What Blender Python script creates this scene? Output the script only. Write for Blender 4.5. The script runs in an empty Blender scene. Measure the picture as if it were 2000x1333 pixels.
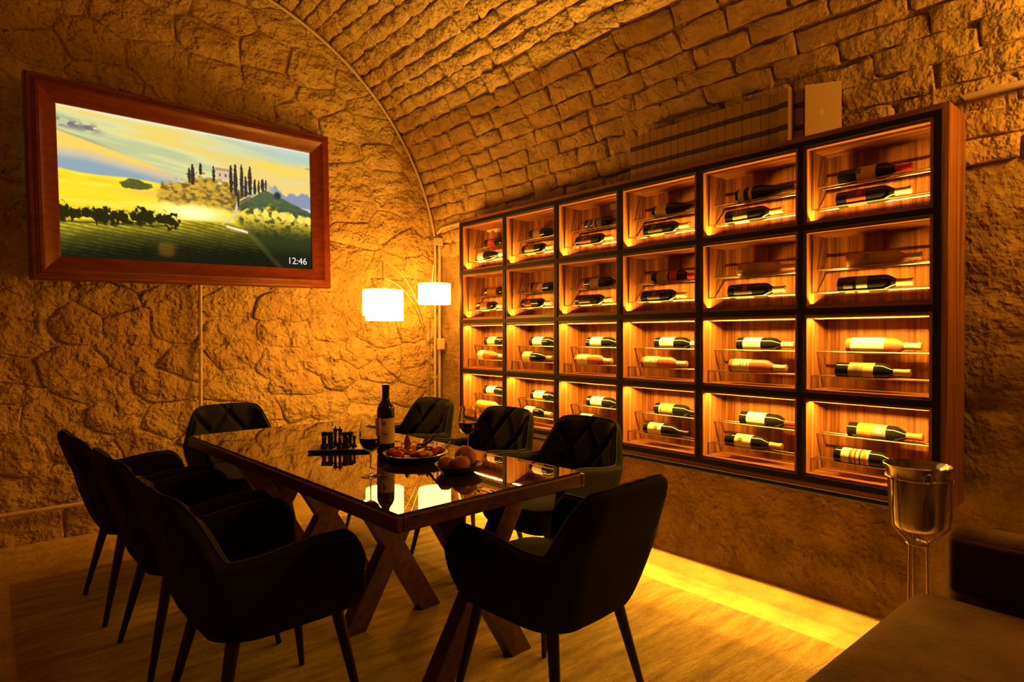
import bpy, bmesh, math, random
import numpy as np
from mathutils import Vector, Matrix, Euler

random.seed(7)
rng = np.random.default_rng(11)
S = bpy.context.scene
COL = S.collection
PI = math.pi

# ------------------------------------------------------------------ camera, world, exposure
CAM_H = 1.281
cam_data = bpy.data.cameras.new('camera')
cam_data.sensor_width = 36.0
cam_data.lens = 1200.0 / 2000.0 * 36.0
cam_data.clip_start = 0.05
cam = bpy.data.objects.new('camera', cam_data)
COL.objects.link(cam)
cam.location = (0, 0, CAM_H)
cam.rotation_euler = (PI / 2 - 0.0085, 0, -0.7042)
S.camera = cam

world = bpy.data.worlds.new('world')
S.world = world
world.use_nodes = True
world.node_tree.nodes['Background'].inputs[0].default_value = (1.0, 0.5, 0.2, 1)
world.node_tree.nodes['Background'].inputs[1].default_value = 0.0

S.view_settings.view_transform = 'Standard'
S.view_settings.look = 'None'
S.view_settings.exposure = 0.0
S.view_settings.gamma = 1.0
S.view_settings.use_curve_mapping = False
S.cycles.use_denoising = True
S.cycles.max_bounces = 8
S.cycles.diffuse_bounces = 4
S.cycles.caustics_reflective = False
S.cycles.caustics_refractive = False
S.cycles.sample_clamp_indirect = 4.0

# how strong each kind of lamp in the room is
AMBER = (1.0, 0.375, 0.036)
LED = (1.0, 0.47, 0.055)
P_SHADE = 40.0      # glowing lamp shades in the corner
P_NICHE = 700.0      # LED strips in the wine niches
P_UNDER = 2200.0      # LED strip under the cabinet
P_SCONCE = 140.0     # wall lamp beyond the right edge of the frame

# ------------------------------------------------------------------ helpers: noise
def _hash(ix, iy, iz, seed):
    h = (ix * 374761393 + iy * 668265263 + iz * 2147483647 + seed * 1274126177) & 0xffffffff
    h = ((h ^ (h >> 13)) * 1274126177) & 0xffffffff
    return ((h ^ (h >> 16)) & 0xffff) / 65535.0

def vnoise(x, y, z=0.0, seed=0):
    x = np.asarray(x, float); y = np.asarray(y, float); z = np.zeros_like(x) + z
    ix = np.floor(x).astype(np.int64); iy = np.floor(y).astype(np.int64); iz = np.floor(z).astype(np.int64)
    fx, fy, fz = x - ix, y - iy, z - iz
    fx, fy, fz = [t * t * (3 - 2 * t) for t in (fx, fy, fz)]
    r = 0
    for dx in (0, 1):
        for dy in (0, 1):
            for dz in (0, 1):
                w = (fx if dx else 1 - fx) * (fy if dy else 1 - fy) * (fz if dz else 1 - fz)
                r = r + w * _hash(ix + dx, iy + dy, iz + dz, seed)
    return r * 2 - 1

def fbm(x, y, z=0.0, oct=4, seed=0):
    r = 0; a = 1.0; s = 1.0
    for o in range(oct):
        r = r + a * vnoise(np.asarray(x) * s, np.asarray(y) * s, z * s, seed + o * 17)
        a *= 0.5; s *= 2.03
    return r

# ------------------------------------------------------------------ helpers: meshes
def mk(name, vf, mat, parent=None, smooth=False, mesh=None):
    if mesh is None:
        v, f = vf
        mesh = bpy.data.meshes.new(name)
        mesh.from_pydata([tuple(map(float, p)) for p in v], [], [tuple(map(int, q)) for q in f])
        mesh.update()
        if mat is not None:
            mesh.materials.append(mat)
        if smooth:
            mesh.polygons.foreach_set('use_smooth', [True] * len(mesh.polygons))
            if smooth == 'auto':
                try:
                    mesh.set_sharp_from_angle(angle=math.radians(35))
                except Exception:
                    pass
    o = bpy.data.objects.new(name, mesh)
    COL.objects.link(o)
    if parent is not None:
        o.parent = parent
    return o

def thing(name, label, cat, loc=(0, 0, 0), rot=(0, 0, 0), group=None):
    o = bpy.data.objects.new(name, None)
    o.empty_display_size = 0.05
    COL.objects.link(o)
    o.location = loc
    o.rotation_euler = rot
    return tag(o, label, cat, group)

def tag(o, label, cat, group=None):
    o['label'] = label
    o['category'] = cat
    if group:
        o['group'] = group
    return o

def struct(o):
    o['kind'] = 'structure'
    return o

def dup(root, loc, rot, label, group=None):
    r = root.copy(); COL.objects.link(r)
    r.location = loc; r.rotation_euler = rot
    r['label'] = label
    if group:
        r['group'] = group
    for ch in list(root.children):
        c = ch.copy(); COL.objects.link(c); c.parent = r
        for g in list(ch.children):
            d = g.copy(); COL.objects.link(d); d.parent = c
    return r

def merge(*parts):
    V, Fc = [], []
    for v, f in parts:
        n = len(V)
        V += [tuple(p) for p in v]
        Fc += [tuple(i + n for i in q) for q in f]
    return V, Fc

def xf(vf, loc=(0, 0, 0), rot=(0, 0, 0), scale=(1, 1, 1)):
    m = Matrix.LocRotScale(Vector(loc), Euler(rot), Vector(scale))
    return [tuple(m @ Vector(p)) for p in vf[0]], vf[1]

def bm_out(bm):
    bm.verts.index_update()
    v = [tuple(p.co) for p in bm.verts]
    f = [tuple(p.index for p in q.verts) for q in bm.faces]
    bm.free()
    return v, f

def box(x0, x1, y0, y1, z0, z1, bev=0.0, seg=1):
    bm = bmesh.new()
    bmesh.ops.create_cube(bm, size=1.0)
    for p in bm.verts:
        p.co = ((x0 + x1) / 2 + p.co.x * (x1 - x0), (y0 + y1) / 2 + p.co.y * (y1 - y0), (z0 + z1) / 2 + p.co.z * (z1 - z0))
    if bev > 0:
        bmesh.ops.bevel(bm, geom=list(bm.edges), offset=bev, segments=seg, profile=0.5, affect='EDGES', clamp_overlap=True)
    return bm_out(bm)

def lathe(profile, n=24, closed_ends=True):
    V, Fc = [], []
    for r, z in profile:
        for k in range(n):
            a = 2 * PI * k / n
            V.append((r * math.cos(a), r * math.sin(a), z))
    for i in range(len(profile) - 1):
        for k in range(n):
            a, b = i * n + k, i * n + (k + 1) % n
            Fc.append((a, b, b + n, a + n))
    if closed_ends:
        Fc.append(tuple(reversed(range(n))))
        Fc.append(tuple((len(profile) - 1) * n + k for k in range(n)))
    return V, Fc

def tube(pts, r, n=8, caps=True):
    P = [Vector(p) for p in pts]
    R = r if isinstance(r, (list, tuple)) else [r] * len(P)
    V, Fc = [], []
    up = None
    for i, p in enumerate(P):
        t = (P[min(i + 1, len(P) - 1)] - P[max(i - 1, 0)]).normalized()
        if up is None:
            a = Vector((0, 0, 1)) if abs(t.z) < 0.9 else Vector((1, 0, 0))
            up = t.cross(a).normalized()
        up = (up - t * up.dot(t)).normalized()
        w = t.cross(up)
        for k in range(n):
            a = 2 * PI * k / n
            V.append(tuple(p + (up * math.cos(a) + w * math.sin(a)) * R[i]))
    for i in range(len(P) - 1):
        for k in range(n):
            a, b = i * n + k, i * n + (k + 1) % n
            Fc.append((a, b, b + n, a + n))
    if caps:
        Fc.append(tuple(reversed(range(n))))
        Fc.append(tuple((len(P) - 1) * n + k for k in range(n)))
    return V, Fc

def beam(p, q, w, d, side=(0, 1, 0)):
    """square bar from p to q: w across, d along 'side'"""
    p, q = Vector(p), Vector(q)
    t = (q - p).normalized(); s = Vector(side).normalized(); c = t.cross(s).normalized()
    V = []
    for e in (p, q):
        for a, b in ((-1, -1), (1, -1), (1, 1), (-1, 1)):
            V.append(tuple(e + c * a * w / 2 + s * b * d / 2))
    return V, [(3, 2, 1, 0), (4, 5, 6, 7), (0, 1, 5, 4), (1, 2, 6, 5), (2, 3, 7, 6), (3, 0, 4, 7)]

def grid(fn, nu, nv, flip=False):
    """fn(U, V) with arrays in 0..1 -> (nu+1, nv+1, 3)"""
    u, v = np.meshgrid(np.linspace(0, 1, nu + 1), np.linspace(0, 1, nv + 1), indexing='ij')
    P = fn(u, v).reshape(-1, 3)
    Fc = []
    for i in range(nu):
        for j in range(nv):
            a = i * (nv + 1) + j
            q = (a, a + nv + 1, a + nv + 2, a + 1)
            Fc.append(q[::-1] if flip else q)
    return P, Fc

# ------------------------------------------------------------------ helpers: materials
MATS = {}
def mat(name, color, rough=0.6, metal=0.0, var=0.0, var_scale=6.0, stretch=(1, 1, 1), dark=None, bump=0.0, bump_scale=30.0,
        fine=0.0, fine_scale=160.0, emit=None, emit_s=0.0, trans=0.0, ior=1.45, spec=0.5, coat=0.0, sheen=0.0, coords='Object'):
    if name in MATS:
        return MATS[name]
    m = bpy.data.materials.new(name)
    m.use_nodes = True
    nt = m.node_tree
    b = nt.nodes['Principled BSDF']
    def L(a, c): nt.links.new(a, c)
    b.inputs['Base Color'].default_value = (*color, 1)
    b.inputs['Roughness'].default_value = rough
    b.inputs['Metallic'].default_value = metal
    b.inputs['IOR'].default_value = ior
    b.inputs['Specular IOR Level'].default_value = spec
    b.inputs['Transmission Weight'].default_value = trans
    b.inputs['Coat Weight'].default_value = coat
    b.inputs['Sheen Weight'].default_value = sheen
    if emit is not None:
        b.inputs['Emission Color'].default_value = (*emit, 1)
        b.inputs['Emission Strength'].default_value = emit_s
    if var > 0 or bump > 0 or fine > 0:
        tc = nt.nodes.new('ShaderNodeTexCoord')
        mp = nt.nodes.new('ShaderNodeMapping')
        mp.inputs['Scale'].default_value = stretch
        L(tc.outputs[coords], mp.inputs['Vector'])
    if var > 0:
        n = nt.nodes.new('ShaderNodeTexNoise'); n.inputs['Scale'].default_value = var_scale
        n.inputs['Detail'].default_value = 6; n.inputs['Roughness'].default_value = 0.62
        L(mp.outputs[0], n.inputs['Vector'])
        r = nt.nodes.new('ShaderNodeValToRGB')
        dk = dark if dark is not None else tuple(c * (1 - var) for c in color)
        r.color_ramp.elements[0].position = 0.34; r.color_ramp.elements[0].color = (*dk, 1)
        r.color_ramp.elements[1].position = 0.64; r.color_ramp.elements[1].color = (*color, 1)
        L(n.outputs['Fac'], r.inputs['Fac']); L(r.outputs['Color'], b.inputs['Base Color'])
    if bump > 0 or fine > 0:
        prev = None
        for s, sc in ((bump, bump_scale), (fine, fine_scale)):
            if s <= 0: continue
            n = nt.nodes.new('ShaderNodeTexNoise'); n.inputs['Scale'].default_value = sc
            n.inputs['Detail'].default_value = 3.5; n.inputs['Roughness'].default_value = 0.5
            L(mp.outputs[0], n.inputs['Vector'])
            bp = nt.nodes.new('ShaderNodeBump'); bp.inputs['Strength'].default_value = 1.0
            bp.inputs['Distance'].default_value = s
            L(n.outputs['Fac'], bp.inputs['Height'])
            if prev is not None: L(prev.outputs['Normal'], bp.inputs['Normal'])
            prev = bp
        L(prev.outputs['Normal'], b.inputs['Normal'])
    MATS[name] = m
    return m

def emitter(name, color, strength):
    if name in MATS: return MATS[name]
    m = bpy.data.materials.new(name); m.use_nodes = True
    nt = m.node_tree; nt.nodes.clear()
    e = nt.nodes.new('ShaderNodeEmission'); o = nt.nodes.new('ShaderNodeOutputMaterial')
    e.inputs[0].default_value = (*color, 1); e.inputs[1].default_value = strength
    nt.links.new(e.outputs[0], o.inputs[0])
    MATS[name] = m
    return m

def vcol_emitter(name, strength):
    m = bpy.data.materials.new(name); m.use_nodes = True
    nt = m.node_tree; nt.nodes.clear()
    a = nt.nodes.new('ShaderNodeVertexColor'); a.layer_name = 'picture'
    e = nt.nodes.new('ShaderNodeEmission'); g = nt.nodes.new('ShaderNodeBsdfGlossy'); ad = nt.nodes.new('ShaderNodeAddShader')
    o = nt.nodes.new('ShaderNodeOutputMaterial')
    g.inputs['Color'].default_value = (0.0008, 0.0008, 0.0008, 1); g.inputs['Roughness'].default_value = 0.05
    e.inputs[1].default_value = strength
    nt.links.new(a.outputs['Color'], e.inputs[0]); nt.links.new(e.outputs[0], ad.inputs[0]); nt.links.new(g.outputs[0], ad.inputs[1])
    nt.links.new(ad.outputs[0], o.inputs[0])
    return m

M_STONE = mat('rubble_stone', (0.60, 0.47, 0.20), 0.92, var=0.35, var_scale=5.0, dark=(0.42, 0.29, 0.11), bump=0.10, bump_scale=9, fine=0.020, fine_scale=42, spec=0.2)
M_MORTAR = mat('lime_mortar', (0.56, 0.43, 0.19), 0.95, var=0.4, var_scale=6.0, dark=(0.36, 0.25, 0.10), bump=0.08, bump_scale=10, fine=0.02, fine_scale=45, spec=0.15)
M_BRICK = mat('vault_stone', (0.58, 0.44, 0.19), 0.92, var=0.3, var_scale=6.0, dark=(0.42, 0.29, 0.11), bump=0.06, bump_scale=11, fine=0.014, fine_scale=48, spec=0.2)
M_JOINT = mat('vault_joint', (0.44, 0.32, 0.14), 0.95, var=0.4, var_scale=8.0, bump=0.02, bump_scale=30, spec=0.1)
M_PLASTER = mat('rough_plaster', (0.38, 0.27, 0.11), 0.93, var=0.35, var_scale=6.0, dark=(0.22, 0.145, 0.055), bump=0.055, bump_scale=8, fine=0.016, fine_scale=38, spec=0.15)
M_FLOOR = mat('worn_stone_floor', (0.57, 0.44, 0.14), 0.75, var=0.4, var_scale=5.0, dark=(0.38, 0.27, 0.09), bump=0.02, bump_scale=14, fine=0.006, fine_scale=60, spec=0.3)
M_RUG = mat('worn_rug', (0.52, 0.39, 0.13), 0.95, var=0.5, var_scale=3.2, stretch=(1.0, 6.0, 1), dark=(0.29, 0.20, 0.07), bump=0.014, bump_scale=14, fine=0.006, fine_scale=60, spec=0.1)

# ------------------------------------------------------------------ the room
YB = 4.807          # TV wall
XR = 3.20           # cabinet wall
VCX, VCZ, VR = 1.013, 1.785, 2.187   # barrel vault axis and radius
XL = VCX - VR
YF = -4.6

def floor_fn(u, v):
    x = XL - 0.1 + u * (XR + 0.2 - XL + 0.1); y = YF - 0.1 + v * (YB + 0.2 - YF)
    return np.stack([x, y, 0.0015 * fbm(x * 2, y * 2, 0, 3, 3) - 0.002], -1)
floor = struct(mk('floor', grid(floor_fn, 60, 90), M_FLOOR, smooth=True))

def back_fn(u, v):
    x = XL - 0.05 + u * (XR - XL + 0.1); z = -0.02 + v * 4.04
    d = 0.008 * fbm(x * 2.6, z * 3.2, 0, 5, 5)
    return np.stack([x, YB + 0.001 - d, z], -1)
wall_back = struct(mk('wall_back', grid(back_fn, 150, 130, flip=True), M_STONE, smooth=True))

def right_profile(z):
    # sloping plaster footing at the bottom, then upright
    t = np.clip(1 - z / 0.24, 0, 1)
    return XR - 0.14 * t ** 1.3

def right_fn(u, v):
    y = YF - 0.05 + u * (YB + 0.1 - YF); z = -0.02 + v * (VCZ + 0.04)
    amp = 0.010 + 0.016 * np.clip((1.0 - y) / 0.5, 0, 1)
    d = amp * fbm(y * 4.5, z * 5.5, 0, 5, 9)
    return np.stack([right_profile(z) + 0.015 - np.abs(d) * 1.2, y, z], -1)
wall_right = struct(mk('wall_right', grid(right_fn, 260, 70, flip=True), M_PLASTER, smooth=True))

def left_fn(u, v):
    y = YF - 0.05 + u * (YB + 0.1 - YF); z = -0.02 + v * (VCZ + 0.04)
    return np.stack([XL - 0.01 + 0.012 * fbm(y * 4, z * 4, 0, 3, 21), y, z], -1)
wall_left = struct(mk('wall_left', grid(left_fn, 80, 30), M_MORTAR, smooth=True))

def front_fn(u, v):
    x = XL - 0.05 + u * (XR - XL + 0.1); z = -0.02 + v * 4.04
    return np.stack([x, YF + 0.012 * fbm(x * 4, z * 4, 0, 3, 25), z], -1)
wall_front = struct(mk('wall_front', grid(front_fn, 60, 50, flip=True), M_MORTAR, smooth=True))

def vault_pt(s, y, hgt):
    a = s / VR
    return np.stack([VCX + (VR - hgt) * np.cos(a), y, VCZ + (VR - hgt) * np.sin(a)], -1)

def vault_fn(u, v):
    s = u * PI * VR; y = YF - 0.05 + v * (YB + 0.1 - YF)
    d = 0.010 * fbm(s * 5, y * 5, 0, 4, 31)
    return vault_pt(s, y, -0.008 + 0.7 * d)
ceiling = struct(mk('ceiling', grid(vault_fn, 150, 160), M_JOINT, smooth=True))

# project a world point to the frame, to know which stones the photograph shows
_fw = np.array([math.sin(0.7042) * math.cos(-0.0085), math.cos(0.7042) * math.cos(-0.0085), math.sin(-0.0085)])
_rt = np.array([math.cos(0.7042), -math.sin(0.7042), 0.0]); _up = np.cross(_rt, _fw)
def seen(p, margin=120):
    q = np.array(p, float) - (0, 0, CAM_H); d = q @ _fw
    if d < 0.2: return False
    x = 1000 + 1200 * (q @ _rt) / d; y = 666.5 - 1200 * (q @ _up) / d
    return -margin < x < 2000 + margin and -margin < y < 1333 + margin

def rounded(poly, it=2):
    P = np.array(poly, float)
    for _ in range(it):
        Q = np.roll(P, -1, 0)
        P = np.stack([P * 0.75 + Q * 0.25, P * 0.25 + Q * 0.75], 1).reshape(-1, 2)
    return P

def stone_mesh(poly, mapfn, hgt, seed, rough=0.25, n=14, edge=0.02):
    """low domed stone with a crooked outline: three rings and a middle point"""
    P = np.array(poly, float)
    c = P.mean(0)
    # resample the outline to n points
    Q = np.vstack([P, P[:1]]); seg = np.linalg.norm(np.diff(Q, axis=0), axis=1); t = np.r_[0, np.cumsum(seg)]
    tt = np.linspace(0, t[-1], n, endpoint=False)
    P = np.stack([np.interp(tt, t, Q[:, 0]), np.interp(tt, t, Q[:, 1])], 1)
    P += 0.010 * np.stack([vnoise(P[:, 0] * 14, P[:, 1] * 14, 0, seed), vnoise(P[:, 0] * 14 + 50, P[:, 1] * 14, 0, seed)], 1)
    size = min(np.ptp(P[:, 0]), np.ptp(P[:, 1]))
    rings = [(0.0, -0.02), (edge * 0.22, hgt * 0.70), (min(edge, size * 0.16), hgt)]
    V = []
    for inset, hh in rings:
        d = P - c; L = np.linalg.norm(d, axis=1, keepdims=True)
        R = c + d * np.maximum(0.12, (L - inset) / L)
        hs = np.full(n, hh)
        if hh > 0:
            hs = hs + hgt * rough * fbm(R[:, 0] * 9, R[:, 1] * 9, 0, 3, seed + 3)
        V.append(mapfn(R[:, 0], R[:, 1], hs))
    V.append(mapfn(np.array([c[0]]), np.array([c[1]]), np.array([hgt * 1.05])))
    V = np.vstack(V)
    Fc = []
    for r in range(len(rings) - 1):
        for k in range(n):
            a, b = r * n + k, r * n + (k + 1) % n
            Fc.append((a, b, b + n, a + n))
    m = len(rings) * n; r = (len(rings) - 1) * n
    for k in range(n):
        Fc.append((r + k, r + (k + 1) % n, m))
    return V, Fc

# --- vault stones: courses run along the vault, wider stones towards the camera
n_st = 0
course = 0
s0 = 0.10
sk = 0
while s0 < 3.75:
    ch = random.uniform(0.102, 0.132)
    y = YB + 0.02 - random.uniform(0.0, 0.12)
    y_hi = YB - 0.004
    while y_hi > -0.4:
        far = min(1.0, max(0.0, y_hi / YB))
        ln = random.uniform(0.16, 0.29) * (1.0 + 1.0 * (1 - far))
        y_lo = y_hi - ln
        g = random.uniform(0.002, 0.007)
        c = vault_pt(np.array([s0 + ch / 2]), np.array([(y_lo + y_hi) / 2]), np.array([0.0]))[0]
        if seen(c, 170) and c[2] > 2.0:
            j = lambda: random.uniform(-0.009, 0.009)
            a, b, p, q = s0 + g, s0 + ch - g, y_lo + g, y_hi - g
            mid = (p + q) / 2
            poly = [(a + j(), p + j()), (a + j(), mid), (a + j(), q + j()), (b + j(), q + j()), (b + j(), mid), (b + j(), p + j())]
            h = random.uniform(0.002, 0.020) * (0.45 + 0.55 * far)
            v, f = stone_mesh(poly, vault_pt, h + 0.004, 100 + n_st, rough=0.5, n=22, edge=0.012)
            # orientation: face the room
            o = mk('stone', (v, [q_[::-1] for q_ in f]), M_BRICK, ceiling, smooth=True)
            n_st += 1
        y_hi = y_lo
    s0 += ch
    course += 1
N_VAULT = n_st

# --- TV-wall rubble: irregular cells, joints of mortar between them
def clip(poly, px, py, nx, ny):
    out = []
    for i in range(len(poly)):
        a, b = poly[i], poly[(i + 1) % len(poly)]
        da = (a[0] - px) * nx + (a[1] - py) * ny; db = (b[0] - px) * nx + (b[1] - py) * ny
        if da <= 0: out.append(a)
        if da * db < 0:
            t = da / (da - db); out.append((a[0] + (b[0] - a[0]) * t, a[1] + (b[1] - a[1]) * t))
    return out

seeds = []
z = 0.06; row = 0
while z < 4.0:
    rh = random.uniform(0.14, 0.27)
    x = -0.75 + random.uniform(0, 0.2)
    while x < XR + 0.2:
        w = random.uniform(0.18, 0.52)
        seeds.append((x + w / 2, z + rh / 2 + random.uniform(-0.07, 0.07)))
        x += w
    z += rh; row += 1
SC = 1.45   # cells are wider than high: work in a squeezed space
SD = np.array(seeds) * (1.0, SC)
wall_pt = lambda x, z, hgt: np.stack([x, YB - hgt, z], -1)
n_st = 0
for i, (sx, sz) in enumerate(SD):
    if not seen((sx, YB, sz / SC), 380): continue
    if math.hypot(max(0, sx - VCX), max(0, sz / SC - VCZ)) > VR + 0.05: continue
    poly = [(sx - .5, sz - .5), (sx + .5, sz - .5), (sx + .5, sz + .5), (sx - .5, sz + .5)]
    dd = np.hypot(SD[:, 0] - sx, SD[:, 1] - sz)
    for jx in np.argsort(dd)[1:14]:
        qx, qz = SD[jx]; L = dd[jx]
        g = 0.004
        poly = clip(poly, (sx + qx) / 2 - (qx - sx) / L * g, (sz + qz) / 2 - (qz - sz) / L * g, (qx - sx) / L, (qz - sz) / L)
        if len(poly) < 3: break
    poly = [(min(px, XR - 0.03), pz / SC) for px, pz in poly]
    # keep inside the arch
    for aa in np.linspace(0.05, PI / 2, 14):
        poly = clip(poly, VCX + (VR - 0.01) * math.cos(aa), VCZ + (VR - 0.01) * math.sin(aa), math.cos(aa), math.sin(aa))
        if len(poly) < 3: break
    if len(poly) < 3 or np.ptp(np.array(poly)[:, 0]) < 0.06 or np.ptp(np.array(poly)[:, 1]) < 0.06: continue
    poly = poly
    h = random.choice((0.000, 0.003, 0.005, 0.008, 0.010, 0.014))
    v, f = stone_mesh(poly, wall_pt, h + 0.004, 900 + i, rough=0.6, n=22, edge=0.016)
    mk('stone', (v, f), M_STONE, wall_back, smooth=True)
    n_st += 1
print('stones', N_VAULT, n_st)

# ------------------------------------------------------------------ materials for the furnishings
M_BLACK = mat('black_lacquer', (0.006, 0.0055, 0.005), 0.55, spec=0.3)
M_WOODV = mat('zebrano_upright', (0.40, 0.175, 0.055), 0.42, var=0.6, var_scale=3.0, stretch=(16, 16, 0.45), dark=(0.115, 0.036, 0.010), bump=0.001, bump_scale=8, spec=0.4)
M_WOODH = mat('zebrano_lying', (0.36, 0.15, 0.05), 0.42, var=0.6, var_scale=3.0, stretch=(14, 0.5, 14), dark=(0.13, 0.044, 0.014), spec=0.4)
M_RACK = mat('bronze_wire', (0.42, 0.36, 0.28), 0.32, metal=1.0)
M_TABLE = mat('dark_walnut', (0.115, 0.048, 0.022), 0.38, var=0.55, var_scale=3.0, stretch=(10, 0.8, 10), dark=(0.045, 0.017, 0.008), spec=0.5)
M_TGLASS = mat('dark_table_glass', (0.028, 0.014, 0.008), 0.015, ior=2.3, spec=0.5)
M_VELVET = mat('dark_teal_velvet', (0.012, 0.013, 0.011), 0.85, sheen=0.0, spec=0.12, bump=0.002, bump_scale=60)
M_RIM_HIGHLIGHT = mat('rim_highlight_piping', (0.022, 0.023, 0.020), 0.7, spec=0.3)  # piping paler than the velvet: the rim highlight is in its colour
M_LEG = mat('black_metal_leg', (0.010, 0.010, 0.010), 0.4)
M_FRAME = mat('mahogany_frame', (0.19, 0.036, 0.012), 0.34, var=0.35, var_scale=4, stretch=(2, 8, 8), dark=(0.11, 0.018, 0.007), spec=0.5)
M_TVBLACK = mat('tv_black', (0.008, 0.008, 0.009), 0.35)
M_PIPE = mat('painted_conduit', (0.60, 0.50, 0.36), 0.6)
M_CHROME = mat('brushed_nickel', (0.50, 0.43, 0.32), 0.17, metal=1.0)
M_ARC = mat('satin_lamp_metal', (0.75, 0.68, 0.55), 0.3, metal=1.0)
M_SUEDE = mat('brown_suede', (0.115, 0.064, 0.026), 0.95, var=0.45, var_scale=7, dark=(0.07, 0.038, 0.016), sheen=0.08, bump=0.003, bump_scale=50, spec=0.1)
M_SUEDE_SHADE = mat('shade_toned_suede', (0.030, 0.018, 0.012), 0.95, var=0.2, var_scale=7, spec=0.1)  # same suede darkened: shade on the inner backrest put into the colour
M_PAPER = mat('book_page_block', (0.62, 0.52, 0.36), 0.9)
M_CLOTH = mat('linen_book_cover', (0.40, 0.27, 0.15), 0.85, var=0.15, var_scale=30)
M_COVER = mat('cream_book_cover', (0.60, 0.46, 0.25), 0.85)
M_BAND = mat('book_spine_band', (0.055, 0.028, 0.025), 0.7)
M_GILT = mat('spine_print', (0.13, 0.075, 0.05), 0.7)
M_PRINT = mat('cream_print', (0.74, 0.62, 0.42), 0.7)
M_GLASS = mat('clear_glass', (1, 1, 1), 0.0, trans=1.0, ior=1.45)
M_WINE = mat('red_wine', (0.05, 0.004, 0.004), 0.05, spec=0.5)
M_PLATE = mat('black_stoneware', (0.02, 0.018, 0.016), 0.35)
M_SLATE = mat('slate_board', (0.014, 0.013, 0.012), 0.5)
M_FIG = mat('black_turned_wood', (0.010, 0.009, 0.008), 0.4)
M_CRUST = mat('bread_crust', (0.50, 0.21, 0.06), 0.65, var=0.5, var_scale=14, dark=(0.26, 0.09, 0.02), bump=0.004, bump_scale=40)
M_RED = mat('tomato_red', (0.50, 0.045, 0.02), 0.3)
M_ORANGE = mat('roast_pepper', (0.62, 0.15, 0.03), 0.35, var=0.3, var_scale=30)
M_CREAM = mat('white_cheese', (0.72, 0.60, 0.42), 0.5)
M_GREEN = mat('dark_green_leaf', (0.05, 0.09, 0.02), 0.5)
M_PURPLE = mat('purple_leaf', (0.16, 0.02, 0.04), 0.45)

# ------------------------------------------------------------------ wine cabinet
CX0, CY0, CZ0 = 2.926, 0.784, 0.608     # front, right (near) end, bottom, on the frame's grid lines
PW, PH = 0.55, 0.3936                   # pitch of the niches
CD = 0.235                              # depth
cab = thing('wine_cabinet', 'wall-hung wooden wine cabinet with twenty-four lit niches and black front grid', 'cabinet', (CX0, CY0, CZ0))
NW, NH = 6 * PW, 4 * PH
t = 0.024
# outer carcass
mk('side_panel', box(0.0, CD, -0.014 - t, -0.014, -0.014 - t, NH + 0.014 + t), M_WOODV, cab)
mk('side_panel', box(0.0, CD, NW + 0.014, NW + 0.014 + t * 0.5, -0.014 - t, NH + 0.014 + t), M_WOODV, cab)
mk('top_panel', box(0.0, CD, -0.0135, NW + 0.0135, NH + 0.0145, NH + 0.014 + t), M_WOODH, cab)
mk('bottom_panel', box(0.0, CD, -0.0135, NW + 0.0135, -0.014 - t, -0.0145), M_WOODH, cab)
# black grid, one bar each
for r in range(5):
    mk('grid_rail', box(-0.006, 0.020, -0.0138, NW + 0.0138, r * PH - 0.0138, r * PH + 0.0138), M_BLACK, cab)
for c in range(7):
    for r in range(4):
        mk('grid_post', box(-0.005, 0.020, c * PW - 0.0138, c * PW + 0.0138, r * PH + 0.0139, (r + 1) * PH - 0.0139), M_BLACK, cab)
# light under the cabinet, in front of a downstand that shades the wall
M_LEDU = emitter('under_cabinet_led', LED, P_UNDER)
mk('led_lip', box(0.0195, 0.0235, -0.03, NW + 0.02, -0.0675, -0.0385), mat('matt_black', (0.003, 0.003, 0.003), 0.9, spec=0.05), cab)
mk('led_fascia', box(-0.006, -0.001, -0.03, NW + 0.02, -0.056, -0.0385), M_BLACK, cab)
mk('led_strip', ([(0.0140, 0.0, -0.040), (0.0160, 0.0, -0.040), (0.0160, NW, -0.040), (0.0140, NW, -0.040)], [(0, 1, 2, 3)]), M_LEDU, cab)

# one niche: sides and back, two boards, strip, profile, wire rack
i0, i1 = 0.0142, 0.0270
def niche_shell():
    b = box(CD - 0.012, CD - 0.001, i0, PW - i0, i0, PH - i0)
    s1 = box(0.003, CD - 0.0125, i0, i1, i0, PH - i0)
    s2 = box(0.003, CD - 0.0125, PW - i1, PW - i0, i0, PH - i0)
    return merge(b, s1, s2)
me_shell = mk('niche', niche_shell(), M_WOODV).data
me_boards = [mk('board', box(0.003, CD - 0.0125, i1 + 0.0002, PW - i1 - 0.0002, i0, i1), M_WOODH).data,
             mk('board', box(0.003, CD - 0.0125, i1 + 0.0002, PW - i1 - 0.0002, PH - i1, PH - i0), M_WOODH).data]
M_LEDN = emitter('niche_led', LED, P_NICHE)
LX = 0.047
def strip_mesh(up):
    z = i1 + 0.0022 if up else PH - i1 - 0.0022
    q = [(LX, 0.040, z), (LX + 0.008, 0.040, z), (LX + 0.008, PW - 0.040, z), (LX, PW - 0.040, z)]
    return q, [(0, 1, 2, 3)]
def profile_mesh(up):
    z0 = i1 + 0.0003 if up else PH - i1 - 0.0003
    s = 1 if up else -1
    zz = sorted((z0, z0 + s * 0.0015)); z2 = sorted((z0, z0 + s * 0.0085)); z3 = sorted((z0, z0 + s * (0.0088 if up else 0.003)))
    return merge(box(LX - 0.003, LX + 0.022, 0.0275, PW - 0.0275, *zz),
                 box(LX + 0.022, LX + 0.026, 0.0275, PW - 0.0275, *z2),
                 box(LX - 0.006, LX - 0.003, 0.0275, PW - 0.0275, *z3))
me_strip = {u: mk('led_strip', strip_mesh(u), M_LEDN).data for u in (True, False)}
me_prof = {u: mk('led_profile', profile_mesh(u), M_WOODH).data for u in (True, False)}
ROD = 0.0034
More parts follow.
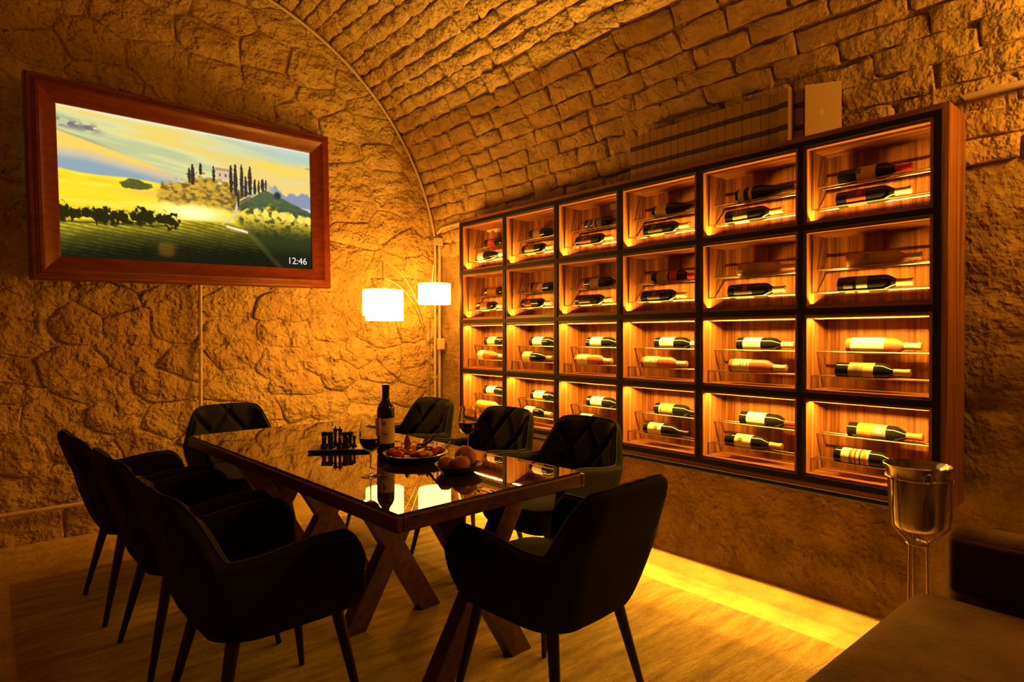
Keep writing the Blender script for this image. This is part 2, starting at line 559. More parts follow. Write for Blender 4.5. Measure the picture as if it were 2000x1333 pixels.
RAILS = [(0.052, 0.110, 0.090), (0.114, 0.170, 0.203)]       # (front depth, back depth, height): lower, upper
def rack_mesh(standing):
    parts = []
    ya, yb = 0.034, PW - 0.034
    for a, b, z in RAILS:
        for d in (a, b):
            parts.append(tube([(d, ya - 0.006, z), (d, yb + 0.006, z)], ROD, 6))
    for y in (ya, yb):
        (a, b, z), (a2, b2, z2) = RAILS
        w = 0.0016
        if standing:
            e = i1 + 0.0003
            parts += [tube([(a, y, z), (a, y, e)], w, 5), tube([(a2, y, z2), (0.178, y, e)], w, 5), tube([(b, y, z), (a + 0.07, y, e)], w, 5),
                      tube([(a2, y, z2), (b2, y, z2)], w, 5), tube([(a, y, z), (b, y, z)], w, 5)]
        else:
            e = PH - i1 - 0.0003
            parts += [tube([(a, y, z), (a, y, e)], w, 5), tube([(b, y, z), (0.19, y, e)], w, 5), tube([(b2, y, z2), (0.20, y, e)], w, 5),
                      tube([(a2, y, z2), (b2, y, z2)], w, 5), tube([(a, y, z), (b, y, z)], w, 5)]
    return merge(*parts)
me_rack = {s: mk('wire_rack', rack_mesh(s), M_RACK, smooth='auto').data for s in (True, False)}
for o in [o for o in COL.objects if o.parent is None and o.name.split('.')[0] in ('niche', 'board', 'led_strip', 'led_profile', 'wire_rack')]:
    bpy.data.objects.remove(o)
for c in range(6):
    for r in range(4):
        up = r >= 2                       # the two upper rows are lit from below, the two lower from above
        n = mk('niche', None, None, cab, mesh=me_shell); n.location = (0, c * PW, r * PH)
        for b in me_boards: mk('board', None, None, n, mesh=b)
        mk('led_strip', None, None, n, mesh=me_strip[up])
        mk('led_profile', None, None, n, mesh=me_prof[up])
        mk('wire_rack', None, None, n, mesh=me_rack[not up])

# ------------------------------------------------------------------ bottles
BORDEAUX = [(0.030, 0.0), (0.0370, 0.004), (0.0375, 0.012), (0.0375, 0.186), (0.0360, 0.200), (0.0290, 0.216), (0.0195, 0.229), (0.0150, 0.240), (0.0142, 0.285), (0.0156, 0.288), (0.0156, 0.298), (0.0140, 0.300)]
BURGUNDY = [(0.032, 0.0), (0.0395, 0.004), (0.0402, 0.012), (0.0402, 0.135), (0.0375, 0.158), (0.0310, 0.185), (0.0225, 0.212), (0.0165, 0.238), (0.0142, 0.262), (0.0142, 0.283), (0.0156, 0.286), (0.0156, 0.296), (0.0140, 0.298)]
M_DARKG = mat('dark_bottle_glass', (0.008, 0.009, 0.005), 0.08, spec=0.6)
M_ROSE = mat('rose_wine_glass', (0.90, 0.30, 0.14), 0.03, trans=0.55, ior=1.4)
M_GOLDG = mat('white_wine_glass', (0.62, 0.40, 0.10), 0.05, trans=0.25, ior=1.4)
GLASS = dict(dark=M_DARKG, rose=M_ROSE, gold=M_GOLDG)
def lab(name, col): return mat('label_' + name, col, 0.65, spec=0.3)
LCOL = dict(white=lab('white', (0.86, 0.80, 0.68)), cream=lab('cream', (0.74, 0.62, 0.40)), tan=lab('tan', (0.42, 0.27, 0.13)), grey=lab('grey', (0.20, 0.17, 0.13)),
            dark=lab('dark', (0.035, 0.028, 0.022)), red=lab('red', (0.42, 0.03, 0.02)), wine=lab('wine', (0.14, 0.018, 0.014)), olive=lab('olive', (0.34, 0.27, 0.09)),
            orange=lab('orange', (0.72, 0.22, 0.03)), gold=lab('gold', (0.70, 0.46, 0.10)), brown=lab('brown', (0.22, 0.10, 0.05)))
CAPS = dict(black=mat('foil_black', (0.012, 0.011, 0.010), 0.35), red=mat('foil_red', (0.55, 0.03, 0.02), 0.35), white=mat('foil_white', (0.84, 0.74, 0.56), 0.45),
            gold=mat('foil_gold', (0.62, 0.46, 0.18), 0.35, metal=0.6), orange=mat('foil_orange', (0.65, 0.16, 0.05), 0.4), tan=mat('foil_tan', (0.46, 0.33, 0.17), 0.45))
_bm = {}
def patch(r, z0, z1, a0, a1, n=14):
    V = []
    for z in (z0, z1):
        for k in range(n + 1):
            a = a0 + (a1 - a0) * k / n
            V.append((r * math.cos(a), r * math.sin(a), z))
    return V, [(k, k + 1, n + 2 + k, n + 1 + k) for k in range(n)]
def radius_at(prof, z):
    return float(np.interp(z, [p[1] for p in prof], [p[0] for p in prof]))
def bottle(name_label, shape, glass, labels, cap, group, loc, rot, cat='bottle', marks=None, face=2.75):
    """labels: list of (colour, z0, z1)"""
    prof = BORDEAUX if shape == 'b' else BURGUNDY
    root = thing('wine_bottle', name_label, cat, loc, rot, group)
    key = (shape, glass)
    if key not in _bm: _bm[key] = mk('glass', lathe(prof, 28), GLASS[glass], root, smooth='auto').data
    else: mk('glass', None, None, root, mesh=_bm[key])
    key = ('cap', shape, cap)
    if key not in _bm:
        zc = 0.238 if shape == 'b' else 0.246
        pr = [(radius_at(prof, z) + 0.0006, z) for z in (zc, zc + 0.006, 0.262, 0.282)] + [(0.0163, 0.2865), (0.0163, 0.2995), (0.012, 0.3012)]
        _bm[key] = mk('capsule', lathe(pr, 20), CAPS[cap], root, smooth='auto').data
    else: mk('capsule', None, None, root, mesh=_bm[key])
    for li, (lc, z0, z1) in enumerate(labels):
        key = ('lab', shape, lc, z0, z1, face)
        rr = (radius_at(prof, z0) + radius_at(prof, z1)) / 2 + 0.0004
        if key not in _bm: _bm[key] = mk('label', patch(rr, z0, z1, face - 1.9, face + 1.9, 26), LCOL[lc], root, smooth=True).data
        else: mk('label', None, None, root, mesh=_bm[key])
    if marks:
        lb = [c for c in root.children if c.name.startswith('label')][0]
        for (mc, z0, z1, a0, a1) in marks:
            key = ('mark', shape, mc, z0, z1, a0, a1, face)
            rr = radius_at(prof, (z0 + z1) / 2) + 0.0009
            if key not in _bm: _bm[key] = mk('print', patch(rr, z0, z1, face + a0, face + a1, 8), LCOL[mc], lb, smooth=True).data
            else: mk('print', None, None, lb, mesh=_bm[key])
    return root

W1 = ('white', 0.042, 0.140)
# per row from the top, per column from the lamp corner: (upper, lower); each: (words, shape, glass, labels, cap, marks)
TXT = [('grey', 0.070, 0.074, -0.45, 0.45), ('grey', 0.084, 0.087, -0.3, 0.3), ('grey', 0.106, 0.112, -0.2, 0.2)]
TXTL = [('cream', 0.070, 0.074, -0.4, 0.4), ('cream', 0.090, 0.093, -0.25, 0.25)]
EMB = [('grey', 0.080, 0.104, -0.35, 0.35)]
SEAL = [('red', 0.090, 0.112, -0.32, 0.32)]
D = 'dark'
ROWS = [
 [ (('dark bottle with red label', 'b', D, [('red', .05, .13)], 'red', TXTL), ('dark sloping bottle with white label', 'u', D, [('white', .01, .085)], 'white', None)),
   (('dark bottle with tan label', 'u', D, [('tan', .05, .12)], 'tan', TXT), ('dark bottle with brown label', 'b', D, [('brown', .04, .135)], 'gold', TXTL)),
   (('dark bottle with grey banded label', 'b', D, [('grey', .03, .06), ('tan', .075, .095), ('grey', .11, .15)], 'black', None), ('dark bottle with dark red label', 'b', D, [('wine', .04, .14)], 'gold', TXTL)),
   (('dark sloping bottle with cream label', 'u', D, [('cream', .03, .105)], 'black', TXT), ('dark bottle with black label', 'b', D, [('dark', .04, .14)], 'gold', TXTL)),
   (('dark sloping bottle with slanted white label', 'u', D, [('white', .02, .05), ('dark', .052, .075), ('cream', .077, .095)], 'black', None), ('dark bottle with dull grey label', 'b', D, [('grey', .05, .13)], 'gold', TXTL)),
   (('dark bottle with cream label, red capsule', 'b', D, [('cream', .085, .165)], 'red', EMB), ('dark bottle with dark red print', 'b', D, [('wine', .05, .13)], 'tan', SEAL)) ],
 [ (('dark bottle with reddish brown label', 'b', D, [('brown', .03, .15)], 'red', None), ('dark bottle with rust brown label', 'b', D, [('brown', .05, .14)], 'gold', SEAL)),
   (('dark bottle with brown and tan label', 'b', D, [('brown', .03, .07), ('tan', .075, .13)], 'red', None), ('dark bottle with small red label', 'b', D, [('wine', .05, .12)], 'gold', SEAL)),
   (('dark bottle with greyish tan label', 'b', D, [('tan', .05, .13)], 'black', TXT), ('plain dark bottle with black label', 'b', D, [('dark', .04, .14)], 'gold', None)),
   (('dark bottle with tan label and red shoulder', 'b', D, [('tan', .04, .12), ('red', .13, .18)], 'red', TXT), ('dark bottle with red round seal', 'b', D, [('dark', .05, .14)], 'gold', SEAL)),
   (('amber clear bottle', 'b', 'gold', [('olive', .07, .13)], 'tan', None), ('dark bottle with round red seal', 'b', D, [('dark', .04, .14)], 'gold', SEAL)),
   (('amber clear bottle', 'b', 'gold', [('olive', .07, .13)], 'tan', EMB), ('dark bottle with grey window label', 'b', D, [('dark', .03, .07), ('grey', .085, .13)], 'gold', None)) ],
 [ (('dark bottle with cream printed label', 'b', D, [('cream', .045, .14)], 'black', EMB), ('pale rose sloping bottle', 'u', 'rose', [('white', .02, .085)], 'white', None)),
   (('dark bottle with white label', 'b', D, [W1], 'black', None), ('dark sloping bottle with cream label', 'u', D, [('cream', .015, .10)], 'tan', TXT)),
   (('dark bottle with white label', 'b', D, [W1], 'black', None), ('rose wine bottle with cream label', 'b', 'rose', [('cream', .025, .12)], 'white', TXT)),
   (('dark bottle with white label', 'b', D, [W1], 'white', TXT), ('rose wine bottle with cream label', 'b', 'rose', [('cream', .025, .12)], 'white', TXT)),
   (('dark bottle with white label', 'b', D, [W1], 'white', TXT), ('rose wine bottle with cream label', 'b', 'rose', [('cream', .025, .12)], 'white', TXT)),
   (('rose wine bottle with white label', 'b', 'rose', [('white', .025, .165)], 'white', None), ('dark bottle with olive and gold label', 'b', D, [('olive', .06, .12), ('gold', .121, .165)], 'gold', EMB)) ],
 [ (('dark bottle with white label', 'b', D, [W1], 'black', None), ('golden bottle behind the chair', 'b', 'gold', [('gold', .03, .15)], 'gold', None)),
   (('dark bottle with white label', 'b', D, [W1], 'black', EMB), ('dark bottle with white label', 'b', D, [W1], 'white', TXT)),
   (('dark bottle with white label', 'b', D, [W1], 'black', EMB), ('dark bottle with white label', 'b', D, [W1], 'white', None)),
   (('dark bottle with olive lined label', 'b', D, [('white', .040, .048), ('olive', .055, .135)], 'black', EMB), ('dark bottle with cream label and emblem', 'b', D, [('cream', .035, .13)], 'black', EMB)),
   (('dark bottle with white label and red capsule', 'b', D, [('white', .045, .145)], 'red', TXT), ('dark bottle with cream figured label', 'b', D, [('cream', .06, .15)], 'tan', EMB)),
   (('dark bottle with orange and grey label', 'b', D, [('orange', .045, .105), ('grey', .106, .165)], 'orange', [('cream', .125, .150, -.3, .3)]),
    ('dark bottle with cream and striped label', 'b', D, [('cream', .035, .070), ('brown', .071, .080), ('gold', .081, .092), ('red', .093, .098), ('cream', .099, .112), ('wine', .113, .118), ('gold', .119, .130), ('orange', .131, .140), ('cream', .141, .152)], 'black', None)) ],
]
ROWN = ['top row', 'second row', 'third row', 'bottom row']
COLN = ['first', 'second', 'third', 'fourth', 'fifth', 'sixth']
BBASE = {(0, 5, 0): 0.432, (0, 5, 1): 0.415}
for ri, row in enumerate(ROWS):
    r = 3 - ri
    for ci, pair in enumerate(row):
        c = 5 - ci
        for k, (words, shape, glass, labels, cap, marks) in enumerate(pair):
            a, b, z = RAILS[1 - k]
            rad = 0.0375 if shape == 'b' else 0.0402
            hz = math.sqrt((rad + ROD) ** 2 - ((b - a) / 2) ** 2) + 0.0004
            base = BBASE.get((ri, ci, k), (0.385, 0.412)[k] + random.uniform(-0.012, 0.016))
            loc = (CX0 + (a + b) / 2, CY0 + c * PW + base, CZ0 + r * PH + z + hz)
            label = '%s, %s, %s, %s column from lamp' % (words, ('upper rail', 'lower rail')[k], ROWN[ri], COLN[ci])
            bottle(label, shape, glass, labels, cap, 'bottles lying in the wine cabinet', loc, (PI / 2, 0, 0), marks=marks)

# ------------------------------------------------------------------ books on the cabinet
ZT = CZ0 + NH + 0.014 + t + 0.0006
def book(loc, rot, th, h, d, label, group, bands=True, cover=M_CLOTH, emblem=False):
    """spine faces -x, thickness along y, from y=0 to th"""
    root = thing('book', label, 'book', loc, rot, group)
    c = 0.0025
    mk('cover', merge(box(0, d, 0, c, 0, h), box(0, d, th - c, th, 0, h), box(-0.001, c, c * 0.4, th - c * 0.4, 0, h, 0.0008)), cover, root)
    mk('page_block', box(c + 0.0005, d - 0.005, c, th - c, 0.004, h - 0.004), M_PAPER, root)
    if bands:
        for z0, z1 in ((0.245 * h, 0.345 * h), (0.66 * h, 0.76 * h)):
            b = mk('spine_band', box(-0.0022, -0.0009, 0.0012, th - 0.0012, z0, z1), M_BAND, root)
            for q in (0.30, 0.52, 0.70):
                zz = z0 + (z1 - z0) * q
                mk('spine_print', box(-0.0025, -0.0021, th * 0.2, th * 0.8, zz, zz + 0.0022), M_GILT, b)
    if emblem:
        # a small crest: crown, body and ribbons, printed on the cover
        P = [(-.004, .020), (.004, .020), (.007, .026), (.002, .023), (0, .029), (-.002, .023), (-.007, .026)]
        B = [(0, .018), (.006, .012), (.013, .009), (.008, .004), (.011, -.004), (.005, -.002), (.003, -.012), (0, -.018), (-.003, -.012), (-.006, -.003), (-.012, -.006), (-.008, .003), (-.014, .008), (-.006, .011)]
        for Q in (P, B):
            n = len(Q)
            x0, z0 = d * 0.46, h * 0.47
            V = [(x0 + x, -0.0010, z0 + z) for x, z in Q] + [(x0 + x, -0.0002, z0 + z) for x, z in Q]
            mk('cover_emblem', (V, [tuple(range(n)), tuple(range(2 * n - 1, n - 1, -1))] + [(k, n + k, n + (k + 1) % n, (k + 1) % n) for k in range(n)]), M_PRINT, root)
    return root
y = 2.384; k = 0
ORD = 'first second third fourth fifth sixth seventh eighth ninth tenth eleventh twelfth thirteenth fourteenth fifteenth sixteenth seventeenth eighteenth nineteenth twentieth'.split()
NB = 20
for k in range(NB):
    th = (2.384 - 1.412) / NB - 0.0012
    y -= th + 0.0012
    if k == NB - 1: lb = 'pale book pulled forward, nearest the turned book in the banded row'
    elif k == 0: lb = 'banded book at the far left end of the row on the cabinet'
    else: lb = '%s banded book from the left end of the row on the cabinet' % ORD[k]
    book((2.968 - (0.010 if k == NB - 1 else 0) + random.uniform(-.001, .001), y, ZT), (0, 0, 0), th, 0.262 + random.uniform(-.0015, .0015), 0.105, lb, 'banded volumes on the cabinet')
book((3.020, 1.3665, ZT), (0, 0, 0), 0.042, 0.262, 0.060, 'banded book set back in the row beside the turned book', 'banded volumes on the cabinet')
book((2.985, 1.342, ZT), (0, 0, math.radians(-61)), 0.022, 0.262, 0.155, 'cream book turned to show its cover with a crest', 'banded volumes on the cabinet', bands=False, cover=M_COVER, emblem=True)
for px, yy in ((0, 2.585), (1, 2.455)):
    w = merge(box(-0.010, 0.010, -0.006, 0.006, 0, 0.004), box(0.004, 0.010, -0.007, 0.007, 0.0, 0.040), tube([(0.007, -0.002, 0.030), (-0.004, -0.002, 0.030)], 0.003, 6))
    o = mk('cable_clip', w, M_BLACK); o.location = (3.03, yy, ZT)
    tag(o, ('small black clip on the cabinet, farther from the books', 'small black clip on the cabinet, right beside the books')[px], 'clip', 'clips on the cabinet')

# ------------------------------------------------------------------ television in a mahogany frame
tv = thing('television', 'large wall television in a mahogany frame showing a sunlit hill landscape', 'television', (1.124, 4.657, 2.24), (0.018, -0.028, 0.093))
SW, SH, BD = 1.633, 1.633 * 9 / 16, 0.144
prof = [(-0.004, 0.012), (-0.004, -0.012), (0.010, -0.020), (0.052, -0.030), (0.075, -0.044), (0.083, -0.052), (0.100, -0.052), (0.104, -0.046), (0.112, -0.046), (0.118, -0.040), (0.136, -0.040), (BD, -0.030), (BD, 0.050), (0.02, 0.050)]
def frame_piece(side):
    V = []
    for e in (0, 1):
        for b, y in prof:
            hx, hz = SW / 2 + b, SH / 2 + b
            cor = [(-hx, hz), (hx, hz), (hx, -hz), (-hx, -hz)]
            x, z = cor[(side + e) % 4]
            V.append((x, y, z))
    n = len(prof)
    return V, [(k, (k + 1) % n, n + (k + 1) % n, n + k) for k in range(n)] + [tuple(reversed(range(n))), tuple(range(n, 2 * n))]
for s in range(4):
    mk('frame_moulding', frame_piece(s), M_FRAME, tv, smooth='auto')
mk('casing', box(-SW / 2 + 0.03, SW / 2 - 0.03, 0.013, 0.055, -SH / 2 + 0.03, SH / 2 - 0.03), M_TVBLACK, tv)
mk('wall_mount', merge(box(-0.25, 0.25, 0.056, 0.075, -0.18, 0.18), box(-0.06, 0.06, 0.076, 0.128, -0.12, 0.12)), M_TVBLACK, tv)

def lin(c):
    c = np.array(c, float) / 255.0
    return np.where(c <= 0.04045, c / 12.92, ((c + 0.055) / 1.055) ** 2.4)
def sstep(a, b, x):
    t_ = np.clip((x - a) / (b - a), 0, 1); return t_ * t_ * (3 - 2 * t_)
def paint(u, v):
    I = np.zeros(u.shape + (3,))
    def blend(mask, col):
        I[:] = I + (np.array(col, float) - I) * np.clip(mask, 0, 1)[..., None]
    I[:] = (222, 216, 150)
    # far rolling fields, streaks falling to the right
    n = fbm(u * 2.6 + 3, (v - 0.16 * u) * 13, 0, 4, 41)
    blend(sstep(0.0, 0.8, n) * 0.8, (240, 205, 95)); blend(sstep(0.0, 0.8, -n) * 0.75, (176, 190, 142))
    blend(sstep(0.35, 0.0, v) * sstep(0.35, 0.95, u) * 0.7, (176, 200, 200))
    blend(sstep(0.03, 0.0, v) * 0.6, (245, 245, 235))
    blend(sstep(0.09, 0.0, np.abs(v - 0.16 - 0.03 * np.sin(u * 9))) * sstep(0.62, 0.8, u) * 0.9, (248, 208, 84))
    blend(sstep(0.03, 0.0, np.abs(v - 0.12 - 0.12 * (u - 0.8))) * sstep(0.82, 0.9, u) * 0.55 * (n > -0.1), (120, 132, 140))
    # purple copse at the top left, yellow then blue slopes
    blend(sstep(0.05, 0.0, np.abs(v - 0.115 - 0.10 * u)) * sstep(0.17, 0.10, u) * sstep(-0.25, 0.25, fbm(u * 40, v * 40, 0, 3, 43)), (126, 108, 118))
    blend(sstep(0.02, 0.0, np.abs(v - 0.17 - 0.42 * u)) * sstep(0.22, 0.1, u) * 0.6, (150, 128, 110))
    top = 0.16 + 0.44 * u
    blend(sstep(top, top + 0.02, v) * sstep(0.42, 0.30, u), (245, 205, 96))
    top = 0.285 + 0.25 * np.clip(u - 0.1, 0, 1)
    blend(sstep(top - 0.03, top + 0.03, v) * sstep(0.47, 0.40, u), (206, 190, 160))
    blend(sstep(top + 0.02, top + 0.08, v) * sstep(0.47, 0.38, u), (142, 164, 176))
    # right: distant blue woods and pale strip
    wood = 0.36 + 0.05 * fbm(u * 22, 0 * v, 0, 3, 47)
    blend(sstep(wood - 0.12, wood - 0.09, v) * sstep(0.70, 0.78, u), (238, 205, 120))
    blend(sstep(wood - 0.02, wood, v) * sstep(0.76, 0.84, u), (138, 146, 168))
    blend(sstep(0.47, 0.49, v - 0.06 * (u - 0.9)) * sstep(0.85, 0.93, u), (200, 205, 200))
    # bright field
    top = 0.415 + 0.07 * u + 0.010 * np.sin(u * 17)
    f = sstep(top - 0.008, top + 0.008, v) * sstep(0.74, 0.70, u)
    blend(f, (250, 216, 40))
    n2 = fbm(u * 7, v * 30, 0, 4, 49)
    blend(f * sstep(0.1, 0.8, n2) * 0.5, (208, 176, 40)); blend(f * sstep(0.1, 0.8, -n2) * 0.5, (255, 236, 90))
    blend(f * np.exp(-((u - 0.47) / 0.13) ** 2 - ((v - 0.62) / 0.07) ** 2), (255, 250, 190))
    blend(f * np.exp(-((u - 0.33) / 0.12) ** 2 - ((v - 0.515) / 0.03) ** 2) * 0.7, (240, 190, 90))
    # dark bush at the field's far edge
    bush = ((u - 0.255) / 0.055) ** 2 + ((v - 0.465) / 0.035) ** 2 + 0.4 * fbm(u * 60, v * 60, 0, 3, 53)
    blend(sstep(1.1, 0.8, bush), (92, 92, 40))
    # knoll with autumn trees
    kt = 0.47 - 0.14 * np.exp(-((u - 0.50) / 0.10) ** 2) - 0.07 * np.exp(-((u - 0.66) / 0.09) ** 2)
    k_ = sstep(kt - 0.01, kt + 0.01, v + 0.035 * fbm(u * 45, v * 45, 0, 3, 57)) * sstep(0.32, 0.36, u) * sstep(0.76, 0.70, u) * sstep(0.58, 0.54, v - 0.02 * fbm(u * 30, v * 10, 0, 2, 58))
    blend(k_, (182, 142, 52))
    n3 = fbm(u * 60, v * 50, 0, 4, 59)
    blend(k_ * sstep(0.0, 0.6, n3) * 0.8, (222, 176, 50)); blend(k_ * sstep(0.0, 0.6, -n3) * 0.85, (112, 86, 40))
    blend(k_ * sstep(0.60, 0.68, u) * 0.7, (96, 84, 52))
    # villa
    blend(((np.abs(u - 0.592) < 0.028) & (np.abs(v - 0.302 - 0.0 * u) < 0.036)) * 1.0, (214, 186, 150))
    blend(((np.abs(u - 0.592) < 0.032) & (np.abs(v - 0.262) < 0.010)) * 1.0, (196, 140, 104))
    blend(((np.abs(u - 0.580) < 0.004) & (np.abs(v - 0.305) < 0.012)) * 1.0, (120, 100, 84)); blend(((np.abs(u - 0.603) < 0.004) & (np.abs(v - 0.305) < 0.012)) * 1.0, (120, 100, 84))
    # dark green hill at the right
    ht = np.where(u < 0.775, 0.375 + (0.775 - u) * 1.25, 0.372 + (u - 0.775) * 0.62 + 0.10 * np.clip(u - 0.775, 0, 1) ** 2)
    hm = sstep(ht - 0.006, ht + 0.006, v + 0.004 * fbm(u * 50, v * 9, 0, 2, 61)) * sstep(0.655, 0.675, u)
    blend(hm, (84, 98, 62)); blend(hm * sstep(0.42, 0.62, v) * 0.7, (52, 66, 50)); blend(hm * sstep(0.3, 0.8, fbm(u * 30, v * 60, 0, 3, 63)) * 0.4, (112, 120, 66))
    blend(sstep(0.02, 0.012, np.hypot(u - 0.835, (v - 0.405) * 0.56)), (50, 58, 44))
    # vineyard and orchard in front
    vt = 0.765 - 0.15 * u - 0.02 * np.sin(u * 5)
    fg = sstep(vt - 0.012, vt + 0.012, v) * sstep(0.78, 0.70, u - 0.55 * (v - 0.68))
    blend(fg, (172, 152, 30))
    rows = np.sin((v - 0.26 * u) * 250 + 0.9 * fbm(u * 9, v * 9, 0, 3, 66)) + 0.7 * fbm(u * 70, v * 45, 0, 3, 68)
    depth = sstep(0.0, 0.13, v - vt + 0.02 * fbm(u * 10, v * 10, 0, 3, 70))
    blend(fg * (0.25 + 0.75 * depth), (74, 70, 20))
    blend(fg * sstep(0.0, 1.0, rows) * (1 - depth) * 0.9, (226, 200, 48)); blend(fg * sstep(0.2, 1.2, rows) * depth * 0.45, (128, 116, 34))
    blend(fg * sstep(0.09, 0.24, v - vt), (26, 27, 10)); blend(fg * sstep(0.3, 1.2, rows) * sstep(0.10, 0.16, v - vt) * sstep(0.32, 0.16, v - vt) * 0.35, (84, 80, 26))
    orch = sstep(0.60, 0.66, u - 0.55 * (v - 0.60)) * sstep(0.50 + 0.10 * (u - 0.7), 0.53 + 0.10 * (u - 0.7), v + 0.05 * fbm(u * 26, v * 14, 0, 3, 67)) * (v > ht + 0.06)
    blend(orch, (178, 156, 40))
    n5 = fbm(u * 42, v * 32, 0, 4, 69)
    blend(orch * sstep(0.0, 0.5, n5) * sstep(0.72, 0.56, v), (246, 214, 84)); blend(orch * sstep(-0.1, 0.5, -n5), (84, 84, 30))
    blend(orch * sstep(0.64, 0.76, v + 0.05 * n5), (52, 56, 26)); blend(orch * sstep(0.78, 0.92, v), (30, 32, 18))
    for q in np.linspace(0.735, 0.985, 7):
        ce = 0.555 + 0.10 * (q - 0.7)
        blend(sstep(1.0, 0.6, ((u - q) / 0.017) ** 2 + ((v - ce) / 0.035) ** 2 + 0.4 * fbm(u * 90, v * 60, 0, 2, 71)), (250, 222, 96))
    # road winding down from the knoll
    rv = np.array([0.40, 0.455, 0.49, 0.53, 0.60, 0.655, 0.69]); ru = np.array([0.735, 0.685, 0.655, 0.648, 0.640, 0.61, 0.575])
    rc = np.interp(v, rv, ru)
    blend(sstep(0.007, 0.0035, np.abs(u - rc)) * (v > 0.41) * (v < 0.685), (212, 200, 170))
    blend(sstep(0.012, 0.005, np.abs(v - 0.70 - 0.35 * (u - 0.61))) * (u > 0.60) * (u < 0.695), (235, 228, 205))
    # dark row of trees on the left
    for q in range(15):
        cu = 0.006 + q * 0.0258 + 0.008 * math.sin(q * 5.1); cv = 0.712 - 0.07 * cu + 0.012 * math.sin(q * 3.3); rr_ = 0.025 + 0.008 * math.sin(q * 2.3 + 1)
        if q in (3, 9): rr_ *= 0.55
        tr = np.hypot(u - cu, (v - cv) * 0.5625) / rr_ + 0.55 * fbm(u * 75, v * 45, 0, 3, 75 + q)
        blend(sstep(1.1, 0.75, tr), (44, 38, 12))
    blend(sstep(0.012, 0.0, np.abs(v - 0.765 + 0.07 * u)) * sstep(0.38, 0.34, u) * 0.7, (50, 44, 14))
    # cypresses
    for (cu, vt_, vb, w) in ((0.455, .285, .40, .008), (0.468, .255, .41, .010), (0.500, .235, .33, .007), (0.553, .245, .36, .008), (0.626, .215, .43, .009), (0.645, .205, .45, .011), (0.672, .200, .45, .010), (0.655, .40, .535, .006), (0.690, .285, .45, .009),
                             (0.709, .205, .43, .011), (0.730, .295, .42, .009), (0.748, .30, .41, .006), (0.766, .285, .385, .010), (0.781, .285, .38, .005)):
        tt = np.clip((v - vt_) / (vb - vt_), 0, 1)
        wd = w * np.sin(np.clip(tt * 0.8 + 0.06, 0, 1) * PI) ** 0.7
        blend(((v > vt_) & (v < vb)) * sstep(wd, wd * 0.6, np.abs(u - cu) + 0.002 * fbm(u * 150, v * 90, 0, 2, 79)), (62, 48, 38))
    blend(sstep(1.0, 0.99, v) * 0, (0, 0, 0))
    return np.clip(I, 0, 255)
nu, nv = 440, 248
u, v = np.meshgrid(np.linspace(0, 1, nu + 1), np.linspace(0, 1, nv + 1), indexing='ij')
RGB = lin(paint(u, v))
sv = np.stack([(u - 0.5) * SW, np.full(u.shape, 0.002), (0.5 - v) * SH], -1).reshape(-1, 3)
idx = np.arange((nu + 1) * (nv + 1)).reshape(nu + 1, nv + 1)
sf = np.stack([idx[:-1, :-1], idx[:-1, 1:], idx[1:, 1:], idx[1:, :-1]], -1).reshape(-1, 4)
sme = bpy.data.meshes.new('screen')
sme.from_pydata(sv.tolist(), [], sf.tolist())
ca = sme.color_attributes.new('picture', 'FLOAT_COLOR', 'POINT')
ca.data.foreach_set('color', np.concatenate([RGB.reshape(-1, 3), np.ones((RGB.size // 3, 1))], 1).astype(np.float32).ravel())
sme.materials.append(vcol_emitter('screen_picture', 1.12))
screen = mk('screen', None, None, tv, mesh=sme)
def text_mesh(body, size):
    cu = bpy.data.curves.new('text', 'FONT'); cu.body = body; cu.size = size; cu.align_x = 'CENTER'; cu.align_y = 'CENTER'; cu.extrude = 0.0004
    to = bpy.data.objects.new('text', cu); COL.objects.link(to)
    bpy.context.view_layer.update()
    me = bpy.data.meshes.new_from_object(to.evaluated_get(bpy.context.evaluated_depsgraph_get()))
    bpy.data.objects.remove(to)
    return me
tm = text_mesh('12:46', 0.072)
tm.materials.clear(); tm.materials.append(emitter('clock_digits', (0.85, 0.83, 0.76), 1.0))
clock = mk('clock_digits', None, None, screen, mesh=tm)
clock.location = ((0.925 - 0.5) * SW, -0.0025, (0.5 - 0.935) * SH); clock.rotation_euler = (PI / 2, 0, 0)

# ------------------------------------------------------------------ pipes and boxes on the walls
def pipe(pts, r, label, extra=None, name='conduit'):
    root = thing(name, label, 'pipe', pts[0])
    P = [tuple(np.array(p) - np.array(pts[0])) for p in pts]
    mk('pipe', tube(P, r, 8), M_PIPE, root, smooth='auto')
    for e in (extra or []):
        q = np.array(e) - np.array(pts[0])
        mk('pipe_clamp', box(q[0] - r * 1.5, q[0] + r * 1.5, q[1] - r * 1.5, q[1] + r * 1.5, q[2] - 0.008, q[2] + 0.008, 0.002), M_PIPE, root)
    return root
pipe([(1.137, YB - 0.056, 0.02), (1.137, YB - 0.056, 1.70)], 0.013, 'straight cable conduit running down the wall below the television', [(1.137, YB - 0.056, 0.5), (1.137, YB - 0.056, 1.2)])
pipe([(-0.9, YB - 0.05, 0.198), (0.0, YB - 0.05, 0.203), (0.62, YB - 0.05, 0.212), (1.12, YB - 0.05, 0.215)], 0.014, 'low pipe along the foot of the television wall', [(0.22, YB - 0.05, 0.206)])
arc = []
for a in np.linspace(math.radians(11), math.radians(98), 46):
    arc.append((VCX + (VR - 0.045) * math.cos(a), YB - 0.040, VCZ + (VR - 0.045) * math.sin(a)))
pipe(arc, 0.011, 'curved cable conduit following the arch where vault meets wall')
pipe([(3.118, YB - 0.043, 0.02), (3.118, YB - 0.043, 2.18)], 0.011, 'left of two upright conduits in the corner behind the lamp', [(3.118, YB - 0.043, 0.9)])
